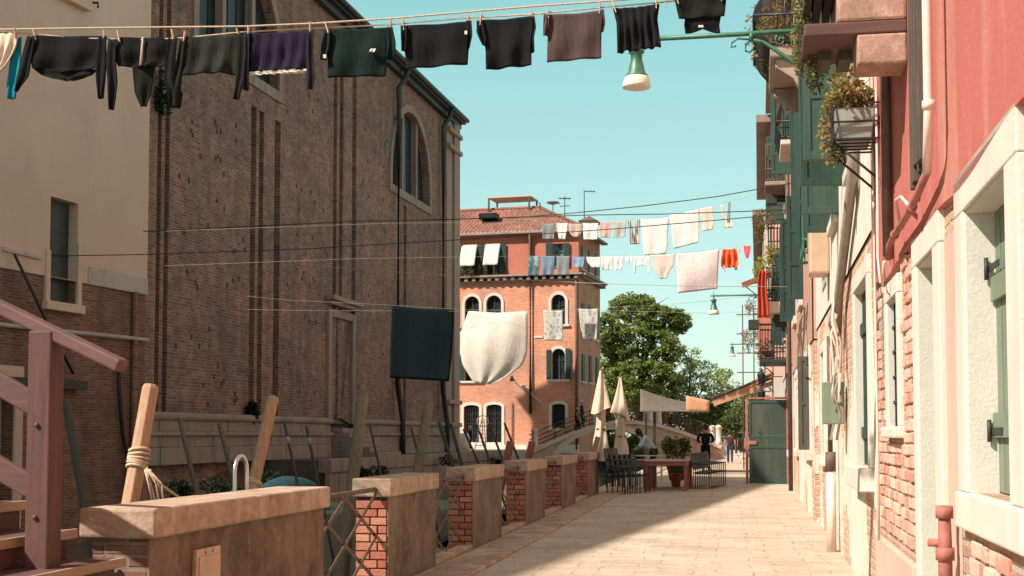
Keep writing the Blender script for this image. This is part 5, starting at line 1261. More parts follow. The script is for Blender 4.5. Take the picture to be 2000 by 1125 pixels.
hang(LF, 'sweatshirt', 'wide black sweatshirt hanging upside down with both sleeves down, first black piece from the left', 'sweatshirt', [(70, 64, 208), (100, 63, 203), (125, 64, 195), (138, 66, 186)], 'black_jersey', G1, amp=.02, nfold=2,
     parts=[('sleeve', [(72, 58, 72), (110, 46, 66), (150, 36, 60), (180, 31, 38)], 'black_jersey', .03), ('sleeve', [(74, 196, 210), (120, 190, 211), (165, 192, 209), (195, 196, 206)], 'black_jersey', .03), ('neckline', [(134, 64, 188), (145, 78, 178), (152, 98, 158), (156, 118, 140)], 'black_knit', -.02)], btm=lambda a: -3*math.cos(a*6.28))
hang(LF, 'hoodie', 'black zipped hoodie with white zip hanging upside down, hood and sleeves dangling', 'hoodie', [(73, 228, 343), (100, 226, 342), (122, 228, 336), (130, 232, 320)], 'black_jersey', G1, amp=.02, nfold=2,
     parts=[('sleeve', [(78, 216, 230), (120, 210, 230), (160, 214, 233), (216, 216, 226)], 'black_jersey', .03), ('sleeve', [(76, 333, 348), (120, 326, 345), (160, 324, 348), (185, 330, 358), (212, 338, 354)], 'black_jersey', .03), ('hood', [(126, 256, 300), (150, 257, 296), (180, 260, 290), (206, 270, 284)], 'black_knit', -.03), ('zip', [(75, 281, 284), (100, 279, 282), (129, 276, 279)], 'lace', .032, {'amp': .004})])
hang(LF, 'sweater', 'olive black sweater with long sleeves next to the zipped hoodie', 'sweater', [(72, 362, 470), (100, 360, 468), (130, 358, 466), (150, 356, 462)], 'olive_knit', G1, amp=.02, nfold=3, tilt=4, btm=lambda a: -5*math.sin(a*3.14),
     parts=[('sleeve', [(80, 356, 366), (120, 349, 362), (170, 336, 356), (212, 334, 350)], 'black_knit', .03), ('sleeve', [(68, 464, 484), (110, 464, 484), (150, 463, 482), (196, 458, 471)], 'black_knit', .03)])
hang(LF, 'top', 'dark purple long sleeved top with a white lace hem', 'top', [(66, 486, 606), (100, 484, 605), (125, 482, 603), (143, 480, 601)], 'purple_knit', G1, amp=.018, nfold=5, tilt=7,
     parts=[('sleeve', [(66, 480, 490), (120, 478, 490), (178, 478, 488)], 'purple_knit', .03), ('sleeve', [(62, 600, 612), (110, 599, 613), (150, 600, 617), (176, 602, 613)], 'purple_knit', .03), ('lace_hem', [(142, 480, 601), (149, 480, 601)], 'lace', .012, {'tilt': 7, 'amp': .02, 'nfold': 9})])
hang(LF, 't_shirt', 'dark green t-shirt with small white print hanging upside down', 't-shirt', [(57, 644, 762), (90, 642, 757), (120, 640, 754), (151, 639, 752)], 'green_tee', G1, amp=.015, nfold=2, tilt=3,
     parts=[('sleeve', [(62, 636, 648), (90, 630, 646), (112, 628, 642), (119, 629, 640)], 'green_tee', .025), ('sleeve', [(54, 758, 768), (85, 758, 775), (105, 758, 774), (118, 756, 766)], 'green_tee', .025), ('label_tag', [(110, 635, 641), (117, 635, 641)], 'lace', .045, {'amp': .001}), ('print', [(98, 727, 737), (104, 724, 734)], 'lace', .036, {'amp': .004})])
hang(LF, 't_shirt', 'black t-shirt with a white label left of the two small tees', 't-shirt', [(50, 786, 917), (80, 789, 915), (110, 791, 914), (134, 792, 913)], 'black_jersey', G1, amp=.015, nfold=2, tilt=8,
     parts=[('sleeve', [(52, 784, 796), (80, 785, 796), (102, 786, 795)], 'black_jersey', .025), ('sleeve', [(42, 912, 922), (70, 912, 924), (97, 912, 919)], 'black_jersey', .025), ('label_tag', [(64, 910, 915), (71, 910, 915)], 'lace', .045, {'amp': .001})])
hang(LF, 't_shirt', 'black t-shirt with knotted sleeves right of the first black tee', 't-shirt', [(40, 938, 1043), (70, 943, 1040), (100, 949, 1038), (136, 950, 1038)], 'black_jersey', G1, amp=.018, nfold=2, tilt=9,
     parts=[('sleeve', [(42, 932, 944), (65, 932, 948), (80, 938, 950), (91, 944, 950)], 'black_jersey', .025), ('sleeve', [(34, 1038, 1045), (55, 1038, 1048), (75, 1036, 1044), (104, 1036, 1045)], 'black_jersey', .025)])
hang(LF, 't_shirt', 'faded brown t-shirt between two black ones on the nearest line', 't-shirt', [(29, 1072, 1176), (60, 1070, 1175), (90, 1069, 1174), (121, 1068, 1174)], 'brown_tee', G1, amp=.012, nfold=2, tilt=8,
     parts=[('sleeve', [(30, 1063, 1074), (50, 1062, 1073), (71, 1062, 1072)], 'brown_tee', .025), ('sleeve', [(20, 1174, 1180), (45, 1174, 1183), (64, 1173, 1180)], 'brown_tee', .025)])
hang(LF, 'top', 'ribbed black sleeveless top above the nearest street lamp', 'top', [(17, 1197, 1288), (45, 1204, 1284), (75, 1205, 1288), (102, 1205, 1292)], 'black_jersey', G1, amp=.025, nfold=6, tilt=9, btm=lambda a: 2*math.sin(a*19))
hang(LF, 'tank_top', 'dark grey tank top hanging upside down at the right end of the nearest line', 'tank top', [(-8, 1316, 1420), (20, 1322, 1417), (38, 1326, 1415)], 'black_knit', G1, amp=.012, nfold=2, tilt=6, parts=[('strap_end', [(30, 1338, 1408), (45, 1336, 1405), (58, 1338, 1407)], 'black_jersey', -.02, {'btm': (lambda a: 8*abs(math.cos(a*3.14))-3), 'amp': .01}), ('label_tag', [(52, 1364, 1374), (56, 1364, 1374)], 'lace', .03, {'amp': .001})])
# pegs
for kk in (): pass
M['pegpink'] = m_plain('peg_pink', (.70, .30, .22), .6, .15, 9, .1); M['pegyel'] = m_plain('peg_yellow', (.75, .45, .10), .6, .15, 9, .1)
pg0 = None
pl = [(32, 66, 1), (70, 68, 0), (205, 72, 0), (234, 72, 0), (339, 70, 0), (362, 74, 0), (467, 68, 0), (487, 64, 0), (607, 56, 2), (640, 56, 0), (764, 52, 1), (789, 50, 1), (916, 40, 0), (940, 40, 1), (1040, 30, 1), (1071, 26, 0), (1172, 17, 1), (1200, 15, 2), (1282, 6, 2), (1300, 2, 1), (1322, -2, 0), (1410, -8, 1)]
pm = [None, None, None]
pnames = ['wooden', 'pink', 'yellow']
whl = ['the fleece garment', 'the left end of the black sweatshirt', 'the right end of the black sweatshirt', 'the left end of the zipped hoodie', 'the right end of the zipped hoodie', 'the left end of the olive sweater', 'the right end of the olive sweater', 'the left end of the purple top', 'the right end of the purple top', 'the left end of the green t-shirt', 'the right end of the green t-shirt', 'the left end of the tee with a white label', 'the right end of the tee with a white label', 'the left end of the knotted black tee', 'the right end of the knotted black tee', 'the left end of the brown t-shirt', 'the right end of the brown t-shirt', 'the left end of the ribbed black top', 'the right end of the ribbed black top', 'nothing, free between the ribbed top and the tank top', 'the left end of the tank top', 'the right end of the tank top']
for i, (u, v, c) in enumerate(pl):
    x, z = LF.px(u, v); loc = LF.w(x, .02, z)
    if pm[c] is None:
        t = thing('clothes_peg', '', 'clothes peg', (0, 0, 0), 0, 'clothes pegs on the nearest line')
        mt = M[['peg', 'pegpink', 'pegyel'][c]]
        for sg in (1, -1):
            b = MB(); b.bar((0, sg*.004, -.045), (0, sg*.008, .045), .013, .007, (1, 0, 0)); b.build('jaw', mt, t, bevel=.001, seg=1)
        MB().tube([(-.008, 0, .0), (.008, 0, 0)], .007, 8).build('spring', M['metal'], t); pm[c] = t; o = t
    else: o = copy_tree(pm[c])
    o.location = loc; o.rotation_euler = (R(4*math.sin(i*3)), R(12*math.sin(i*2.3)+6), math.pi); o['label'] = '%s clothes peg holding %s' % (pnames[c], whl[i])
# ---- middle lines
MF = Fr(at(1200, 850, 46.5), math.pi+R(2)); MF.loc.z = 0
for nm, c in (('greytowel', (.30, .33, .34)), ('whitecloth', (.88, .86, .83)), ('beigecloth', (.62, .52, .44)), ('pinkwhite', (.78, .5, .45)), ('bluecloth', (.22, .32, .44)), ('paleblue', (.30, .45, .62)), ('orangecloth', (.85, .14, .05)), ('pinkcloth', (.85, .14, .2)), ('offwhite', (.76, .69, .61))): cl_(nm, c, var=.05, trans=.2)
M['floral'] = m_cloth('floral_sheet', (.80, .72, .70), .04, .95, .2, pattern=(.80, .60, .58), pscale=18); M['bluepat'] = m_cloth('blue_pattern', (.10, .20, .24), .1, .95, .1, pattern=(.35, .40, .45), pscale=6)
M['greyfloral'] = m_cloth('grey_floral', (.62, .6, .55), .05, .95, .15, pattern=(.36, .37, .35), pscale=9); M['striped'] = m_cloth('striped', (.62, .56, .48), .04, .95, .1, stripes=((.12, .12, .12), 5)); M['greystripe'] = m_cloth('grey_striped', (.42, .42, .40), .04, .95, .1, stripes=((.62, .6, .56), 9))
GA = 'washing on the upper middle line'; GB = 'washing on the lower middle line'; GC = 'large pieces of washing low over the canal'
def hm(name, lab, cat, rows, mat, grp, fr=MF, **k):
    k.setdefault('amp', .012); k.setdefault('nfold', 1.6); k.setdefault('th', .02); return hang(fr, name, lab, cat, rows, mat, grp, **k)
hm('towel', 'grey towel at the left end of the upper middle line', 'towel', [(437, 1058, 1084), (467, 1060, 1082)], 'greytowel', GA)
hm('towel', 'small white towel second from the left on the upper middle line', 'towel', [(436, 1087, 1109), (450, 1088, 1107), (467, 1092, 1104)], 'whitecloth', GA)
hm('shirt', 'beige vest third from the left on the upper middle line', 'shirt', [(437, 1111, 1137), (455, 1112, 1136), (463, 1120, 1131)], 'beigecloth', GA)
hm('towel', 'square bright white towel hanging before the brick chimney', 'towel', [(436, 1138, 1169), (468, 1140, 1167)], 'whitecloth', GA)
hm('shirt', 'pink and white shirt right of the square white towel', 'shirt', [(433, 1173, 1194), (450, 1171, 1193), (464, 1173, 1191)], 'pinkwhite', GA)
hm('towel', 'grey striped cloth with a fringed edge', 'towel', [(432, 1196, 1223), (463, 1198, 1221)], 'greystripe', GA, btm=lambda a: 2*math.sin(a*25))
t = hm('trousers', 'black and beige striped trousers hung by both legs', 'trousers', [(430, 1226, 1232), (455, 1229, 1238), (477, 1231, 1248)], 'striped', GA, parts=[('leg', [(429, 1243, 1250), (455, 1240, 1249), (477, 1236, 1249)], 'striped', .02)])
hm('towel', 'big white towel hanging left of the tilted white sheet', 'towel', [(428, 1251, 1306), (460, 1254, 1304), (480, 1256, 1305), (499, 1258, 1300)], 'whitecloth', GA, tilt=3)
hm('sheet', 'tilted white sheet right of the big white towel', 'sheet', [(420, 1308, 1365), (450, 1311, 1366), (486, 1316, 1364)], 'whitecloth', GA, tilt=12)
hm('shirt', 'off white shirt right of the tilted sheet', 'shirt', [(407, 1367, 1391), (430, 1369, 1395), (452, 1373, 1393)], 'offwhite', GA, tilt=4)
hm('underwear', 'pale straps and a lace bra dangling at the right end of the upper middle line', 'underwear', [(400, 1407, 1411), (420, 1409, 1415), (433, 1413, 1430), (445, 1414, 1431)], 'offwhite', GA, parts=[('strap', [(394, 1423, 1427), (420, 1421, 1426), (434, 1420, 1425)], 'greytowel', .02)])
hm('towel', 'dark blue patterned towel at the left end of the lower middle line', 'towel', [(500, 1032, 1055), (538, 1031, 1052)], 'bluepat', GB)
hm('towel', 'plain blue grey towel second from the left on the lower middle line', 'towel', [(500, 1058, 1084), (520, 1059, 1083), (537, 1060, 1080)], 'bluecloth', GB)
hm('towel', 'grey green towel third from the left on the lower middle line', 'towel', [(500, 1087, 1113), (537, 1088, 1111)], 'greytowel', GB)
hm('towel', 'short blue cloth right of the grey green towel', 'towel', [(502, 1118, 1142), (523, 1119, 1139)], 'paleblue', GB)
hm('towel', 'wide white cloth right of the short blue cloth', 'towel', [(502, 1145, 1173), (512, 1147, 1173), (522, 1156, 1172)], 'whitecloth', GB)
hm('shirt', 'white shirt in the middle of the lower line against the sky', 'shirt', [(501, 1174, 1198), (527, 1176, 1194)], 'whitecloth', GB)
hm('shirt', 'smaller white shirt right of the white shirt', 'shirt', [(501, 1200, 1217), (527, 1201, 1215)], 'whitecloth', GB)
hm('underwear', 'small white briefs between two white shirts', 'underwear', [(500, 1221, 1236), (508, 1222, 1234), (514, 1227, 1232)], 'whitecloth', GB)
hm('apron', 'white apron with two hanging ties', 'apron', [(500, 1240, 1266), (510, 1242, 1264), (518, 1244, 1262)], 'whitecloth', GB, parts=[('tie', [(502, 1237, 1240), (533, 1238, 1242)], 'whitecloth', .02), ('tie', [(500, 1266, 1269), (533, 1265, 1268)], 'whitecloth', .02)])
hm('shorts', 'large off white drawers coming to a point at the bottom', 'shorts', [(498, 1271, 1318), (520, 1275, 1316), (535, 1282, 1306), (545, 1290, 1302)], 'offwhite', GB, tilt=2)
hm('sheet', 'large pink flowered white sheet left of the orange shirt', 'sheet', [(496, 1321, 1405), (530, 1322, 1403), (573, 1324, 1401)], 'floral', GB, tilt=9, bulge=.1)
hm('shirt', 'bright orange shirt hanging by its hem', 'shirt', [(487, 1411, 1438), (505, 1408, 1442), (520, 1408, 1442), (524, 1412, 1438)], 'orangecloth', GB, nfold=3, amp=.07, tilt=2, parts=[('sleeve', [(516, 1411, 1416), (530, 1413, 1418)], 'offwhite', -.04), ('sleeve', [(514, 1434, 1440), (527, 1435, 1440)], 'offwhite', -.04)])
hm('underwear', 'bright pink cloth at the right end of the lower middle line', 'underwear', [(480, 1452, 1467), (495, 1454, 1465), (504, 1457, 1462)], 'pinkcloth', GB)
hm('underwear', 'tiny pale pink cloth between the orange shirt and the pink cloth', 'underwear', [(484, 1443, 1447), (494, 1443, 1446)], 'pinkwhite', GB)
cl_('navysheet', (.004, .009, .010), var=.1); 
KF = Fr(at(960, 850, 48.5), math.pi); KF.loc.z = 0
hm('sheet', 'large dark navy sheet hanging before the church wall', 'sheet', [(597, 766, 887), (650, 764, 885), (700, 762, 881), (738, 761, 877)], 'navysheet', GC, KF, amp=.02, nfold=1.5, tilt=-7, bulge=.0)
hm('fitted_sheet', 'huge cream fitted sheet with gathered rounded bottom edge', 'sheet', [(608, 915, 1030), (650, 900, 1031), (690, 899, 1030), (712, 903, 1022), (730, 914, 1000), (742, 922, 980), (750, 930, 960)], 'offwhite', GC, KF, amp=.03, nfold=3, bulge=.3)
hm('towel', 'grey flowered towel hanging in front of the arched window, the left of two', 'towel', [(606, 1061, 1099), (640, 1063, 1099), (665, 1062, 1100)], 'greyfloral', GC, KF)
hm('towel', 'grey flowered towel at the corner of the red house, the right of two', 'towel', [(603, 1130, 1168), (640, 1134, 1167), (664, 1140, 1165)], 'greyfloral', GC, KF)
def pln(fr, pts, r, lab, mat='wire', ends=()):
    P = linetube(fr, pts, r); rope('clothes_line' if mat != 'wire' else 'cable', lab, P, r, mat, 'clothes line' if mat != 'wire' else 'cable')
pln(MF, [(300, 452), (760, 436), (1000, 434), (1060, 436), (1170, 434), (1240, 429), (1310, 422), (1366, 406), (1430, 392), (1480, 378)], .0035, 'washing line carrying the upper row of white laundry', 'whiteline')
pln(MF, [(300, 520), (700, 505), (1030, 500), (1150, 501), (1270, 498), (1320, 495), (1405, 486), (1468, 478), (1490, 470)], .0035, 'washing line carrying the lower row of white laundry', 'whiteline')
pln(KF, [(300, 560), (560, 586), (765, 596), (886, 604), (1030, 607), (1170, 602), (1340, 592), (1500, 575)], .0035, 'washing line carrying the dark sheet and the cream sheet', 'whiteline')
pln(KF, [(300, 600), (560, 606), (886, 608), (1170, 606), (1400, 612), (1520, 605)], .004, 'slack pale line low across the trees', 'whiteline')
C1 = Fr(at(900, 850, 30), math.pi); C1.loc.z = 0
pln(C1, [(-60, 503), (280, 497), (600, 486), (900, 468), (1200, 447), (1400, 430), (1500, 421), (1640, 405)], .010, 'long dark cable from the cream house across to the right row')
pln(C1, [(280, 452), (700, 432), (900, 428), (1150, 420), (1300, 418), (1600, 408)], .010, 'thin dark cable above the laundry, the nearly level one')
pln(C1, [(830, 430), (1000, 425), (1100, 418), (1250, 403), (1400, 384), (1545, 358)], .010, 'dark cable rising steeply to the right towards the green shutters')
pln(C1, [(560, 516), (900, 540), (1150, 553), (1350, 559), (1540, 560)], .007, 'thin pale cable passing behind the second street lamp', 'whiteline')
# ================================================================== CAFE
chair0 = None
def make_chair():
    t = thing('cafe_chair', '', 'chair', (0, 0, 0))
    b = MB()
    for x in (-.25, .25):
        b.tube([(x, -.22, 0), (x, -.22, .64)], .014, 6); b.tube([(x, .22, 0), (x, .2, .45), (x, .27, .92)], .014, 6); b.tube([(x, -.22, .64), (x, .22, .655)], .016, 6); b.tube([(x, -.22, .40), (x, .2, .40)], .012, 6)
    b.tube([(-.25, -.22, .40), (.25, -.22, .40)], .012, 6); b.build('frame', M['chair'], t)
    MB().grid(lambda a, b_: (-.24+.48*a, -.22+.42*b_, .44-.02*math.sin(math.pi*b_)), 4, 4).grid(lambda a, b_: (-.24+.48*a, -.22+.42*b_, .425-.02*math.sin(math.pi*b_)), 4, 4).build('seat', M['chair'], t)
    MB().add([(-.24, .195, .5), (.24, .195, .5), (.24, .275, .93), (-.24, .275, .93), (-.24, .215, .5), (.24, .215, .5), (.24, .295, .93), (-.24, .295, .93)], [(0, 1, 2, 3), (7, 6, 5, 4), (0, 4, 5, 1), (1, 5, 6, 2), (2, 6, 7, 3), (3, 7, 4, 0)]).build('backrest', M['chair'], t)
    return t
chair0 = make_chair(); used = [False]
def ch_at(loc, rz, lab, grp, tilt=0):
    o = chair0 if not used[0] else copy_tree(chair0); used[0] = True
    o.location = loc; o.rotation_euler = (tilt, 0, rz); o['label'] = lab; o['group'] = grp; return o
ordn = ['first', 'second', 'third', 'fourth', 'fifth', 'sixth', 'seventh', 'eighth']
cA = atZ(1206, 965, 0)
for i in range(6): ch_at((cA.x+.02+.10*i, cA.y+.1+.30*i, 0.0), R(80), 'dark wicker chair in the row by the last pier, %s from the pier side' % ordn[i], 'dark chairs by the last parapet pier', 0)
for i in range(3): ch_at((cA.x+.0+.06*i, cA.y+.15+.3*i, .16), R(80), 'dark wicker chair stacked on top of the row by the last pier, %s one' % ordn[i], 'dark chairs by the last parapet pier')
cB = atZ(1372, 955, 0)
for i in range(8): ch_at((cB.x+.05*i, cB.y+.38*i, 0), R(84), 'dark chair pushed to the red tables on the walking side, %s from the camera' % ordn[i], 'dark chairs on the walking side of the tables')
# tables
t0 = None
tA = atZ(1262, 962, 0); 
def make_table():
    t = thing('table', '', 'table', (0, 0, 0)); b = MB()
    for i in range(6): b.box(-.55, .55, -.40+.134*i, -.40+.134*i+.127, .73, .755)
    b.build('tabletop', M['tablew'], t, bevel=.003)
    MB().box(-.52, .52, -.36, -.33, .64, .729).box(-.52, .52, .33, .36, .64, .729).box(-.52, -.49, -.329, .329, .64, .729).box(.49, .52, -.329, .329, .64, .729).build('apron', M['tablew'], t)
    for x in (-.51, .45):
        for y in (-.35, .29): MB().box(x, x+.06, y, y+.06, 0, .639).build('leg', M['tablew'], t)
    return t
tx = at(1300, 900, 34.6)
labs = ['red wooden cafe table nearest the camera', 'red wooden cafe table pushed behind the nearest table', 'red wooden cafe table, third in the joined row', 'red wooden cafe table at the far end of the joined row']
t0 = make_table(); t0.location = (tx.x, tx.y+.4, 0); t0['label'] = labs[0]; t0['group'] = 'joined red cafe tables'
for i in range(1, 4): dup(t0, (tx.x+.02*i, tx.y+.4+.84*i, 0), 0, labs[i])
dup(t0, (tx.x-.95, tx.y+2.1, 0), R(90), 'red wooden cafe table standing crosswise behind the row of dark chairs')
# white metal trestle planter + barrel
tw_ = thing('planter_table', 'white metal lattice sided planter table behind the red tables', 'planter', (0, 0, 0)); c = at(1264, 890, 41); tw_.location = (c.x, c.y, 0)
b = MB()
for x in (-.42, .42):
    for y in (-.2, .2): b.box(x-.02, x+.02, y-.02, y+.02, 0, .78)
b.box(-.44, .44, -.22, .22, .78, .81)
for i in range(4): b.bar((-.42+.21*i, -.22, .78 if i % 2 == 0 else .5), (-.42+.21*(i+1), -.22, .5 if i % 2 == 0 else .78), .02, .02)
b.build('frame', M['istria'], tw_)
plant('herb', 'small green herbs on the white planter table', 'plant', (c.x-.3, c.y, .95), [(0, 0, 0, .2, .15, .16, 1), (.35, 0, -.05, .3, .12, .1, 1)], 'leaf3', .03, 260)
c = at(1320, 880, 39.5); pp = MB().lathe([(.11, 0), (.15, .30), (.18, .30), (.18, .36), (.15, .36)], 16).build('plant_pot', M['terracotta']); q_ = at(1320, 938, 37.6); place(pp, (q_.x, q_.y, 0)); tag(pp, 'terracotta pot on the ground under the red tables', 'plant pot')
plant('shrub', 'feathery yellow green shrub behind the red tables', 'shrub', (c.x, c.y+.3, 1.0), [(0, 0, .0, .42, .35, .36, 3), (-.25, 0, .12, .2, .2, .25, 1), (.25, 0, .12, .2, .2, .25, 1)], 'leaf3', .045, 1300)
q2 = at(1335, 940, 40); pz = MB().lathe([(.2, 0), (.28, .42), (.32, .42), (.32, .5), (.28, .5)], 16).build('plant_pot', M['poledark']); place(pz, (c.x, c.y+.3, .1)); tag(pz, 'large pot holding the feathery shrub', 'plant pot')
# closed umbrellas
def umb(u, vt, vb, d, lab, sd):
    P = at(u, vb, d); zt = at(u, vt, d).z; H = zt; base = Vector((P.x, P.y, 0)); t = thing('parasol', lab, 'parasol', base, 0, 'folded cream parasols')
    MB().tube([(0, 0, 0), (0, 0, H+.1)], .03, 8).lathe([(.3, 0), (.3, .08), (.05, .1)], 16).build('pole', M['poledark'], t)
    rr = random.Random(sd)
    def f(a, b_):
        z = H-b_*1.35; an = 2*math.pi*a; r = (.04+.27*b_**1.1)*(1+.28*math.sin(an*4+b_*2+sd)); return (r*math.cos(an)*.95, r*math.sin(an), z+.16*math.sin(an+sd)*b_)
    def g(a, b_):
        z = H-1.1-b_*2.0; an = 2*math.pi*a; r = (.15-.05*math.sin(math.pi*min(1, b_*1.5))+.12*b_)*(1+.22*math.sin(an*5+b_*5+sd)); return (r*math.cos(an), r*math.sin(an), z)
    o = MB().grid(f, 40, 10).build('canopy', M['umbrella'], t); o2 = MB().grid(g, 40, 14).build('folds', M['umbrella'], t)
    MB().tube([(.17*math.cos(i*.4), .17*math.sin(i*.4), H-2.0) for i in range(17)], .02, 6).build('strap', M['rust'], t)
umb(1174, 724, 880, 47.5, 'left one of two folded cream parasols before the bridge', 1); umb(1212, 737, 880, 46.8, 'right one of two folded cream parasols, beside the bending waiter', 4)
# open beige canopy on posts
cn = thing('canopy_tent', 'beige canvas canopy with a sagging roof on two dark posts', 'canopy', (0, 0, 0)); c = at(1270, 850, 52); cn.location = (c.x, c.y, 0)
lo = lambda u, v, d: at(u, v, d)-Vector((c.x, c.y, 0))
a0, a1, a2, a3 = lo(1250, 760, 52), lo(1385, 790, 52), lo(1250, 804, 51.0), lo(1386, 804, 51.0)
dz_ = Vector((0, 3.0, 0))
def cf(a, b_):
    top = a0+(a1-a0)*a; top = top+Vector((0, 0, -.12*math.sin(math.pi*a))); bot = a2+(a3-a2)*a
    if b_ < .5: return top+(bot-top)*0 + (dz_*(1-b_*2))*0 + Vector((0, 2.6*(1-b_*2), -.0))
    k = (b_-.5)*2; return top+(bot-top)*k+Vector((0, .12*math.sin(math.pi*k), 0))
o = MB().grid(cf, 24, 16).build('canvas', M['canopy'], cn); m = o.modifiers.new('t', 'SOLIDIFY'); m.thickness = .012
e = a2+(a3-a2)*.66; o = MB().grid(lambda a, b_: (e.x+(a3.x-e.x)*a, a3.y-.03, a3.z+.62*(1-.3*a)*(1-b_)-.02), 6, 4).build('side_flap', M['awning'], cn); m = o.modifiers.new('t', 'SOLIDIFY'); m.thickness = .01
for u in (1262, 1279): 
    q = lo(u, 850, 51.6); MB().box(q.x-.04, q.x+.04, q.y-.04, q.y+.04, 0, 2.25).build('post', M['iron'], cn)
q = lo(1278, 850, 54); MB().box(q.x-.04, q.x+.04, q.y-.04, q.y+.04, 0, 2.6).build('post', M['iron'], cn)
# satellite of small things: crates etc
# ================================================================== PEOPLE
def skin_mesh(name, chain, mat, parent, lv=2):
    """chain: {name:(co, r)}, edges"""
    vt, ed = chain; me = bpy.data.meshes.new(name); ks = list(vt)
    me.from_pydata([vt[k][0] for k in ks], [(ks.index(a), ks.index(b)) for a, b in ed], [])
    o = bpy.data.objects.new(name, me); col.objects.link(o); o.parent = parent
    m = o.modifiers.new('skin', 'SKIN'); m.use_smooth_shade = True
    if not me.skin_vertices: 
        bpy.context.view_layer.objects.active = o
    sv = me.skin_vertices[0].data
    for i, k in enumerate(ks):
        r = vt[k][1]; sv[i].radius = (r, r) if not isinstance(r, tuple) else r; sv[i].use_root = (i == 0)
    s = o.modifiers.new('sub', 'SUBSURF'); s.levels = lv; s.render_levels = lv
    me.materials.append(mat); return o
def person(lab, loc, rz, H, J, shirt, trousers, skin, hair, shoes='iron', long_sleeve=False, hairlen=0):
    """J: joint overrides in a 1.0-high body, x right, y forward(-y faces local front), z up"""
    t = thing('person', lab, 'person', loc, rz)
    b = {'pelvis': (0, 0, .53), 'belly': (0, 0, .60), 'chest': (0, .005, .72), 'neck': (0, .01, .84), 'headb': (0, 0, .885), 'head': (0, -.005, .935), 'top': (0, .005, .975),
         'shl': (-.115, 0, .80), 'ell': (-.15, .01, .63), 'wrl': (-.15, -.04, .48), 'hal': (-.15, -.05, .44), 'shr': (.115, 0, .80), 'elr': (.15, .01, .63), 'wrr': (.15, -.04, .48), 'har': (.15, -.05, .44),
         'hil': (-.055, 0, .50), 'knl': (-.06, -.01, .28), 'anl': (-.06, .01, .045), 'tol': (-.065, -.085, .015), 'hir': (.055, 0, .50), 'knr': (.06, -.01, .28), 'anr': (.06, .01, .045), 'tor': (.065, -.085, .015)}
    b.update(J)
    rad = {'pelvis': .066, 'belly': .060, 'chest': .070, 'neck': .030, 'headb': .042, 'head': .054, 'top': .040, 'shl': .034, 'ell': .024, 'wrl': .017, 'hal': .018, 'shr': .034, 'elr': .024, 'wrr': .017, 'har': .018, 'hil': .050, 'knl': .034, 'anl': .022, 'tol': .016, 'hir': .050, 'knr': .034, 'anr': .022, 'tor': .016}
    V = {k: (Vector(v)*H, rad[k]*H) for k, v in b.items()}
    E = [('pelvis', 'belly'), ('belly', 'chest'), ('chest', 'neck'), ('neck', 'headb'), ('headb', 'head'), ('head', 'top'), ('chest', 'shl'), ('shl', 'ell'), ('ell', 'wrl'), ('wrl', 'hal'), ('chest', 'shr'), ('shr', 'elr'), ('elr', 'wrr'), ('wrr', 'har'), ('pelvis', 'hil'), ('hil', 'knl'), ('knl', 'anl'), ('anl', 'tol'), ('pelvis', 'hir'), ('hir', 'knr'), ('knr', 'anr'), ('anr', 'tor')]
    # nose, fingers
    hd = V['head'][0]; up = (V['top'][0]-V['headb'][0]).normalized(); fw = Vector((0, -1, 0)); fw = (fw-up*fw.dot(up)).normalized()
    V['nose'] = (hd+fw*.056*H-up*.006*H, .010*H); E.append(('head', 'nose'))
    for sd in 'lr':
        h0 = V['ha'+sd][0]; w0 = V['wr'+sd][0]; dr_ = (h0-w0).normalized(); sx = dr_.cross(Vector((0, 1, 0)));
        if sx.length < .1: sx = Vector((1, 0, 0))
        sx.normalize()
        for i, off in enumerate((-.012, -.004, .004, .012)):
            V['f%s%d' % (sd, i)] = (h0+sx*off*H*1.2+dr_*(.036+.005*(1-abs(i-1.5)))*H, .0055*H); E.append(('ha'+sd, 'f%s%d' % (sd, i)))
        V['th'+sd] = (w0+dr_*.02*H+sx*.022*H, .006*H); E.append(('wr'+sd, 'th'+sd))
    skin_mesh('body', (V, E), M[skin], t)
    def sub(keys, sc_, edges): return ({k: (V[k][0], V[k][1]*sc_) for k in keys}, edges)
    # shirt
    ks = ['belly', 'chest', 'pelvis', 'shl', 'shr']; es = [('pelvis', 'belly'), ('belly', 'chest'), ('chest', 'shl'), ('chest', 'shr')]
    Vs = {k: (V[k][0], V[k][1]*1.16+.004) for k in ks}
    for sd in 'lr':
        if long_sleeve: Vs['el'+sd] = (V['el'+sd][0], V['el'+sd][1]*1.3); Vs['wr'+sd] = (V['wr'+sd][0], V['wr'+sd][1]*1.4); es += [('sh'+sd, 'el'+sd), ('el'+sd, 'wr'+sd)]
        else: Vs['el'+sd] = (V['sh'+sd][0].lerp(V['el'+sd][0], .6), V['el'+sd][1]*1.4); es += [('sh'+sd, 'el'+sd)]
    Vs['collar'] = (V['chest'][0].lerp(V['neck'][0], .5), V['chest'][1]*.86); Vs['collar2'] = (V['chest'][0].lerp(V['neck'][0], .88), V['neck'][1]*1.45); es.append(('collar', 'collar2')); es.append(('chest', 'collar'))
    skin_mesh('shirt', (Vs, es), M[shirt], t)
    Vt = {'pelvis': (V['pelvis'][0], V['pelvis'][1]*1.12)}; et = []
    for sd in 'lr':
        for k in ('hi', 'kn', 'an'): Vt[k+sd] = (V[k+sd][0], V[k+sd][1]*(1.18 if k != 'an' else 1.5))
        et += [('pelvis', 'hi'+sd), ('hi'+sd, 'kn'+sd), ('kn'+sd, 'an'+sd)]
    skin_mesh('trousers', (Vt, et), M[trousers], t)
    for sd in 'lr':
        skin_mesh('shoe', ({'a': (V['an'+sd][0]-Vector((0, 0, .012*H)), .026*H), 'b': (V['to'+sd][0], .021*H)}, [('a', 'b')]), M[shoes], t)
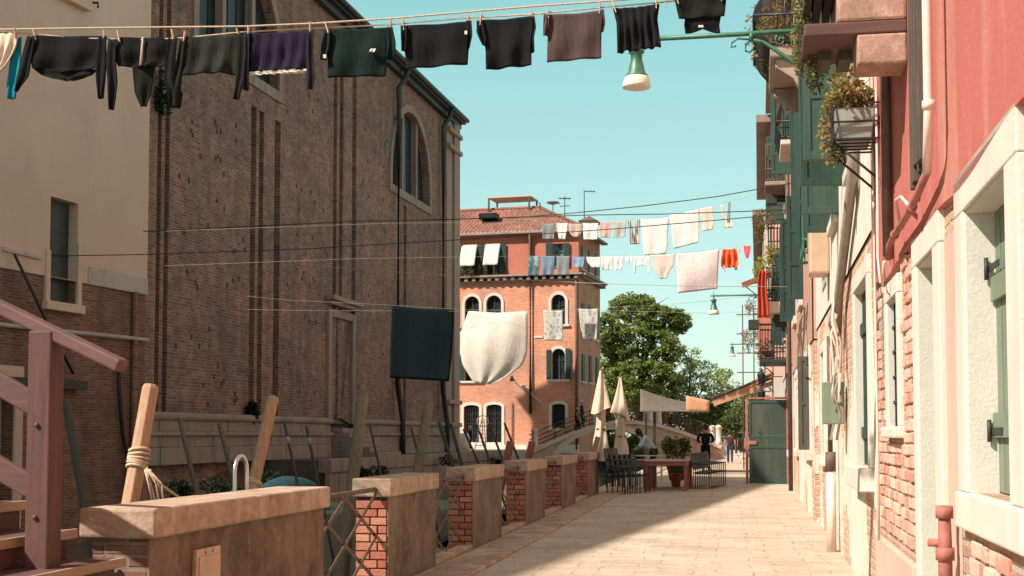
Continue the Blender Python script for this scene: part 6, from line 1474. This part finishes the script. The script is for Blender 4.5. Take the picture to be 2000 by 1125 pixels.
    hb = MB(); cpt = hd+up*.016*H-fw*.014*H; hb.ball(cpt, .060*H, .060*H, .058*H, 12, 8)
    hb.ball(cpt-up*.032*H-fw*.012*H, .052*H, .047*H, .045*H, 10, 6)
    if hairlen: hb.ball(cpt-up*.05*H-fw*.02*H, .045*H, .035*H, hairlen*H, 10, 6)
    hb.build('hair', M[hair], t)
    return t
cl_('bluewhite', (.45, .55, .60)); cl_('navycloth', (.02, .03, .05)); cl_('jeans', (.03, .06, .10)); cl_('maroon', (.07, .035, .04)); cl_('lightblue', (.30, .42, .50)); cl_('blackc', (.012, .012, .014)); cl_('yellowgreen', (.45, .50, .12))
P = at(1268, 872, 43); 
person('waiter in a pale shirt bending over the tables', (P.x+.12, P.y, 0), R(-82), 1.76, {'belly': (0, -.05, .61), 'chest': (0, -.12, .71), 'neck': (0, -.19, .79), 'headb': (0, -.225, .81), 'head': (0, -.26, .845), 'top': (0, -.275, .885), 'shl': (-.11, -.15, .76), 'shr': (.11, -.15, .76), 'ell': (-.12, -.22, .62), 'elr': (.13, -.21, .62), 'wrl': (-.10, -.32, .52), 'wrr': (.10, -.33, .52), 'hal': (-.09, -.355, .50), 'har': (.09, -.365, .50)}, 'bluewhite', 'blackc', 'skind', 'hair', long_sleeve=True)
P = atZ(1426, 906, 0)
person('woman in a maroon t-shirt and jeans walking a dog', (P.x, P.y, 0), R(180), 1.66, {'knl': (-.055, .03, .28), 'anl': (-.055, .10, .05), 'tol': (-.06, .02, .015), 'knr': (.055, -.04, .28), 'anr': (.055, -.06, .045), 'tor': (.06, -.145, .015)}, 'maroon', 'jeans', 'skin', 'hair', shoes='istria', hairlen=.05)
P = at(1378, 875, 54)
person('man in black seen from behind near the foot of the bridge', (P.x, P.y, .0), R(180), 1.82, {'ell': (-.17, .0, .66), 'wrl': (-.12, -.10, .62), 'hal': (-.09, -.13, .63), 'elr': (.17, 0, .66), 'wrr': (.12, -.1, .62), 'har': (.09, -.13, .63)}, 'blackc', 'blackc', 'skin', 'hair', long_sleeve=True)
def on_bridge(u, v, off):
    x, z = BF.px(u, v, -1.4); return BF.w(x, -1.4+off, dz(x)+.03)
stepl = {'knl': (-.055, -.09, .29), 'anl': (-.055, -.03, .10), 'tol': (-.06, -.11, .07), 'knr': (.055, -.02, .28), 'anr': (.055, .09, .05), 'tor': (.06, .02, .02)}
person('woman in dark clothes climbing the bridge with a bag', on_bridge(1126, 840, .35), R(100), 1.62, stepl, 'maroon', 'blackc', 'skin', 'hair', hairlen=.04)
person('man with white hair in dark blue climbing the bridge', on_bridge(1137, 840, -.3), R(95), 1.80, stepl, 'navycloth', 'jeans', 'skin', 'hairg', long_sleeve=True)
person('person in a yellow green top going down the right side of the bridge', on_bridge(1311, 840, -.2), R(-95), 1.6, stepl, 'yellowgreen', 'blackc', 'skin', 'hair')
P = at(893, 871, 100); person('man in a light blue shirt standing by the barrel at the church corner', (P.x, P.y, .34), R(80), 1.74, {}, 'lightblue', 'blackc', 'skin', 'hairg')
P = at(918, 871, 100); person('person in dark clothes standing by the barrel on the campo', (P.x, P.y, .34), R(-70), 1.74, {}, 'blackc', 'blackc', 'skin', 'hairg', long_sleeve=True)
P = at(906, 871, 99); bb = MB().lathe([(.3, 0), (.42, .25), (.45, .6), (.42, .95), (.32, 1.2)], 16).build('barrel', M['offwhite']); place(bb, (P.x, P.y, .34)); tag(bb, 'pale barrel standing on the campo between two people', 'barrel')
P = at(940, 868, 102); ld_ = thing('ladder', 'pale stepladder leaning between the two arched doors', 'ladder', (P.x, P.y, .34))
b = MB().tube([(-.5, 0, 0), (-.05, .6, 2.3)], .04, 6).tube([(.35, 0, 0), (.1, .6, 2.3)], .04, 6); b.build('rail', M['istria'], ld_); b = MB()
for i in range(1, 8): k = i/8; b.tube([(-.5+.45*k, .6*k, 2.3*k), (.35-.25*k, .6*k, 2.3*k)], .03, 6)
b.tube([(.0+.42*math.cos(i*.42), .6, 2.1+.42*math.sin(i*.42)) for i in range(16)], .035, 6); b.build('rung', M['istria'], ld_)
# handbag, dog
P = atZ(1443, 905, 0)
dg = thing('dog', 'small black and white dog on a lead beside the woman', 'dog', (P.x+.1, P.y, 0), R(0))
V = {'hip': ((0, .0, .30), .075), 'mid': ((.14, 0, .31), .085), 'chest': ((.30, 0, .30), .095), 'neck': ((.38, 0, .38), .055), 'head': ((.44, 0, .46), .06), 'muz': ((.52, 0, .44), .03), 'earl': ((.42, .05, .52), .018), 'earr': ((.42, -.05, .52), .018), 'tail': ((-.12, 0, .36), .02), 'tail2': ((-.2, 0, .44), .013)}
E = [('hip', 'mid'), ('mid', 'chest'), ('chest', 'neck'), ('neck', 'head'), ('head', 'muz'), ('head', 'earl'), ('head', 'earr'), ('hip', 'tail'), ('tail', 'tail2')]
for sd, y in (('l', .07), ('r', -.07)):
    V['fk'+sd] = ((.31, y, .17), .026); V['ff'+sd] = ((.31, y, .03), .02); V['fp'+sd] = ((.34, y, .015), .018); E += [('chest', 'fk'+sd), ('fk'+sd, 'ff'+sd), ('ff'+sd, 'fp'+sd)]
    V['hk'+sd] = ((.03, y, .20), .035); V['hh'+sd] = ((-.05, y, .12), .02); V['hf'+sd] = ((-.03, y, .03), .018); V['hp'+sd] = ((.01, y, .015), .018); E += [('hip', 'hk'+sd), ('hk'+sd, 'hh'+sd), ('hh'+sd, 'hf'+sd), ('hf'+sd, 'hp'+sd)]
kd = NT('dog_coat'); M['dog'] = kd.done(kd.mix(kd.ramp(kd.noise(5, 2), .5, .54), (.5, .45, .4), (.04, .035, .03)), .9)
skin_mesh('body', ({k: (Vector(v[0]), v[1]) for k, v in V.items()}, E), M['dog'], dg)
ldp = rope('dog_lead', 'dark lead running from the woman hand to the dog', [(P.x-.12, P.y-.05, .75), (P.x+.1, P.y-.02, .52), (P.x+.42, P.y, .42)], .008, 'wire', 'dog lead', None)
hb_ = thing('handbag', 'dark bag carried at the side of the woman with the dog', 'bag', (P.x-.12, P.y-.02, .55)); MB().box(-.06, .06, -.1, .1, -.05, .2).build('body', M['leafbag'] if 'leafbag' in M else M['lead'], hb_, bevel=.03); MB().tube([(0, -.07, .2), (0, 0, .34), (0, .07, .2)], .01, 6).build('strap', M['iron'], hb_)
# ================================================================== TREES
def tree(lab, base, H, clumps, mat, n, size, seed, trunk=.35, limbs=9, low=.25, airy=False):
    t = thing('tree', lab, 'tree', base, 0, 'trees beyond the bridge'); rr = random.Random(seed); mb = MB()
    for c in clumps:
        k = int(n*c[6])
        # every clump is built from smaller tufts
        for j in range(k):
            while True:
                p = Vector((rr.uniform(-1, 1), rr.uniform(-1, 1), rr.uniform(-1, 1)))
                if .45 < p.length <= 1: break
            q = (c[0]+p.x*c[3], c[1]+p.y*c[4], c[2]+p.z*c[5]); r = rr.uniform(.35, .8)*size*6
            vs, fs = foliage(q, (r, r, r*.6), 60 if not airy else 18, size, rr, .1); mb.add(vs, fs, False)
    mb.build('crown', M[mat], t)
    b = MB(); b.tube([(0, 0, -.3), (.05, 0, H*.12), (-.05, .1, H*.3), (.1, 0, H*.5)], [trunk*1.25, trunk, trunk*.8, trunk*.45], 10)
    for i in range(limbs):
        c = clumps[i % len(clumps)]; z0 = H*(low+.2*rr.random()); e = Vector((c[0]+rr.uniform(-.5, .5)*c[3], c[1], c[2]+rr.uniform(-.3, .6)*c[5])); m_ = Vector((e.x*.45, e.y*.4, (z0+e.z)/2+.4))
        b.tube([(0, 0, z0), m_, e], [trunk*.5, trunk*.3, trunk*.07], 7)
        for k in range(5 if airy else 3):
            e2 = e+Vector((rr.uniform(-1, 1)*c[3], rr.uniform(-1, 1)*c[4], rr.uniform(-.4, 1)*c[5])); b.tube([m_.lerp(e, .6), (e+e2)/2, e2], [trunk*.14, trunk*.09, trunk*.03], 5)
    b.build('trunk', M['bark'], t); return t
def clumps_px(lst, base, d):
    o = []
    for (u, v, ru, rv, wgt) in lst:
        p = at(u, v, d)-base; o.append((p.x, p.y+random.Random(u).uniform(-2, 2), p.z, ru/F*d, ru/F*d*.9, rv/F*d, wgt))
    return o
d = 126; base = at(1250, 850, d); base.z = .2
cz = clumps_px([(1235, 600, 50, 28, 1), (1190, 650, 30, 40, .9), (1290, 625, 42, 30, 1), (1325, 625, 22, 24, .5), (1230, 665, 55, 40, 1.2), (1300, 680, 34, 34, .8), (1200, 710, 34, 40, .9), (1250, 735, 55, 36, 1.1), (1305, 750, 32, 36, .8), (1200, 770, 36, 35, .9), (1265, 780, 45, 30, .9)], base, d)
tree('large dense dark green tree right of the red house', base, 13, cz, 'leaf1', 75, .15, 3, trunk=.45)
d = 112; base = at(1345, 850, d); base.z = .2
tree('light airy green tree with visible branches right of the large tree', base, 8, clumps_px([(1345, 700, 22, 26, .8), (1370, 720, 30, 22, .8), (1335, 745, 22, 24, .7), (1385, 745, 34, 20, .8), (1360, 770, 34, 22, 1)], base, d), 'leaf2', 42, .12, 9, trunk=.13, limbs=12, airy=True, low=.2)
base = at(1405, 850, d+4); base.z = .2
tree('wispy pale tree leaning towards the orange awning', base, 7, clumps_px([(1410, 735, 22, 16, .7), (1425, 765, 26, 20, .8), (1400, 775, 30, 22, 1)], base, d+4), 'leaf2', 36, .12, 12, trunk=.11, limbs=8, airy=True, low=.2)
hl = [(1120, 872, 40, 20, 120, 'low dark bush seen under the left of the bridge arch'), (1200, 872, 45, 22, 121, 'low dark bush seen under the middle of the bridge arch'), (1255, 868, 30, 22, 120, 'low dark bush seen under the right of the bridge arch'), (1190, 815, 45, 36, 118, 'dark round bush behind the bridge crown'), (1275, 800, 45, 45, 119, 'dark bush under the large tree'), (1345, 812, 45, 36, 116, 'bushy dark shrub behind the bridge railing'), (1400, 815, 34, 40, 114, 'tall dark shrub right of the bridge'), (1440, 828, 28, 26, 108, 'rounded bright green bush behind the woman with the dog'), (1465, 800, 30, 44, 121, 'dark tall bush at the end of the pavement'), (1500, 800, 45, 50, 125, 'dark bush mostly behind the right hand houses'), (1150, 820, 34, 40, 124, 'dark bush beside the corner of the red house')]
for (u, v, ru, rv, dd, lab) in hl:
    P = at(u, v, dd); rx = ru/F*dd; rz_ = rv/F*dd; t = thing('bush', lab, 'bush', (P.x, P.y, .2), 0, 'bushes beyond the bridge'); rr = random.Random(u); mb = MB()
    for j in range(80):
        while True:
            p = Vector((rr.uniform(-1, 1), rr.uniform(-1, 1), rr.uniform(-1, 1)))
            if .4 < p.length <= 1: break
        vs, fs = foliage((p.x*rx, p.y*rx*.7, P.z-.2+p.z*rz_), (.7, .7, .45), 44, .14, rr, .3); mb.add(vs, fs, False)
    mb.build('foliage', M['leaf3' if 'bright' in lab else 'leaf1'], t); b = MB()
    for k in range(5): b.tube([(rr.uniform(-.3, .3), 0, 0), (rr.uniform(-1, 1)*rx*.5, 0, (P.z-.2)*.7), (rr.uniform(-1, 1)*rx*.8, 0, P.z-.2+rz_*.5)], [.12, .08, .03], 6)
    b.build('stem', M['bark'], t)
fw_ = tag(MB().box(0, 6, 122.4, 122.9, -.2, 1.1).build('garden_wall', M['orbrick']), 'low brick wall closing the far end of the pavement', 'wall')
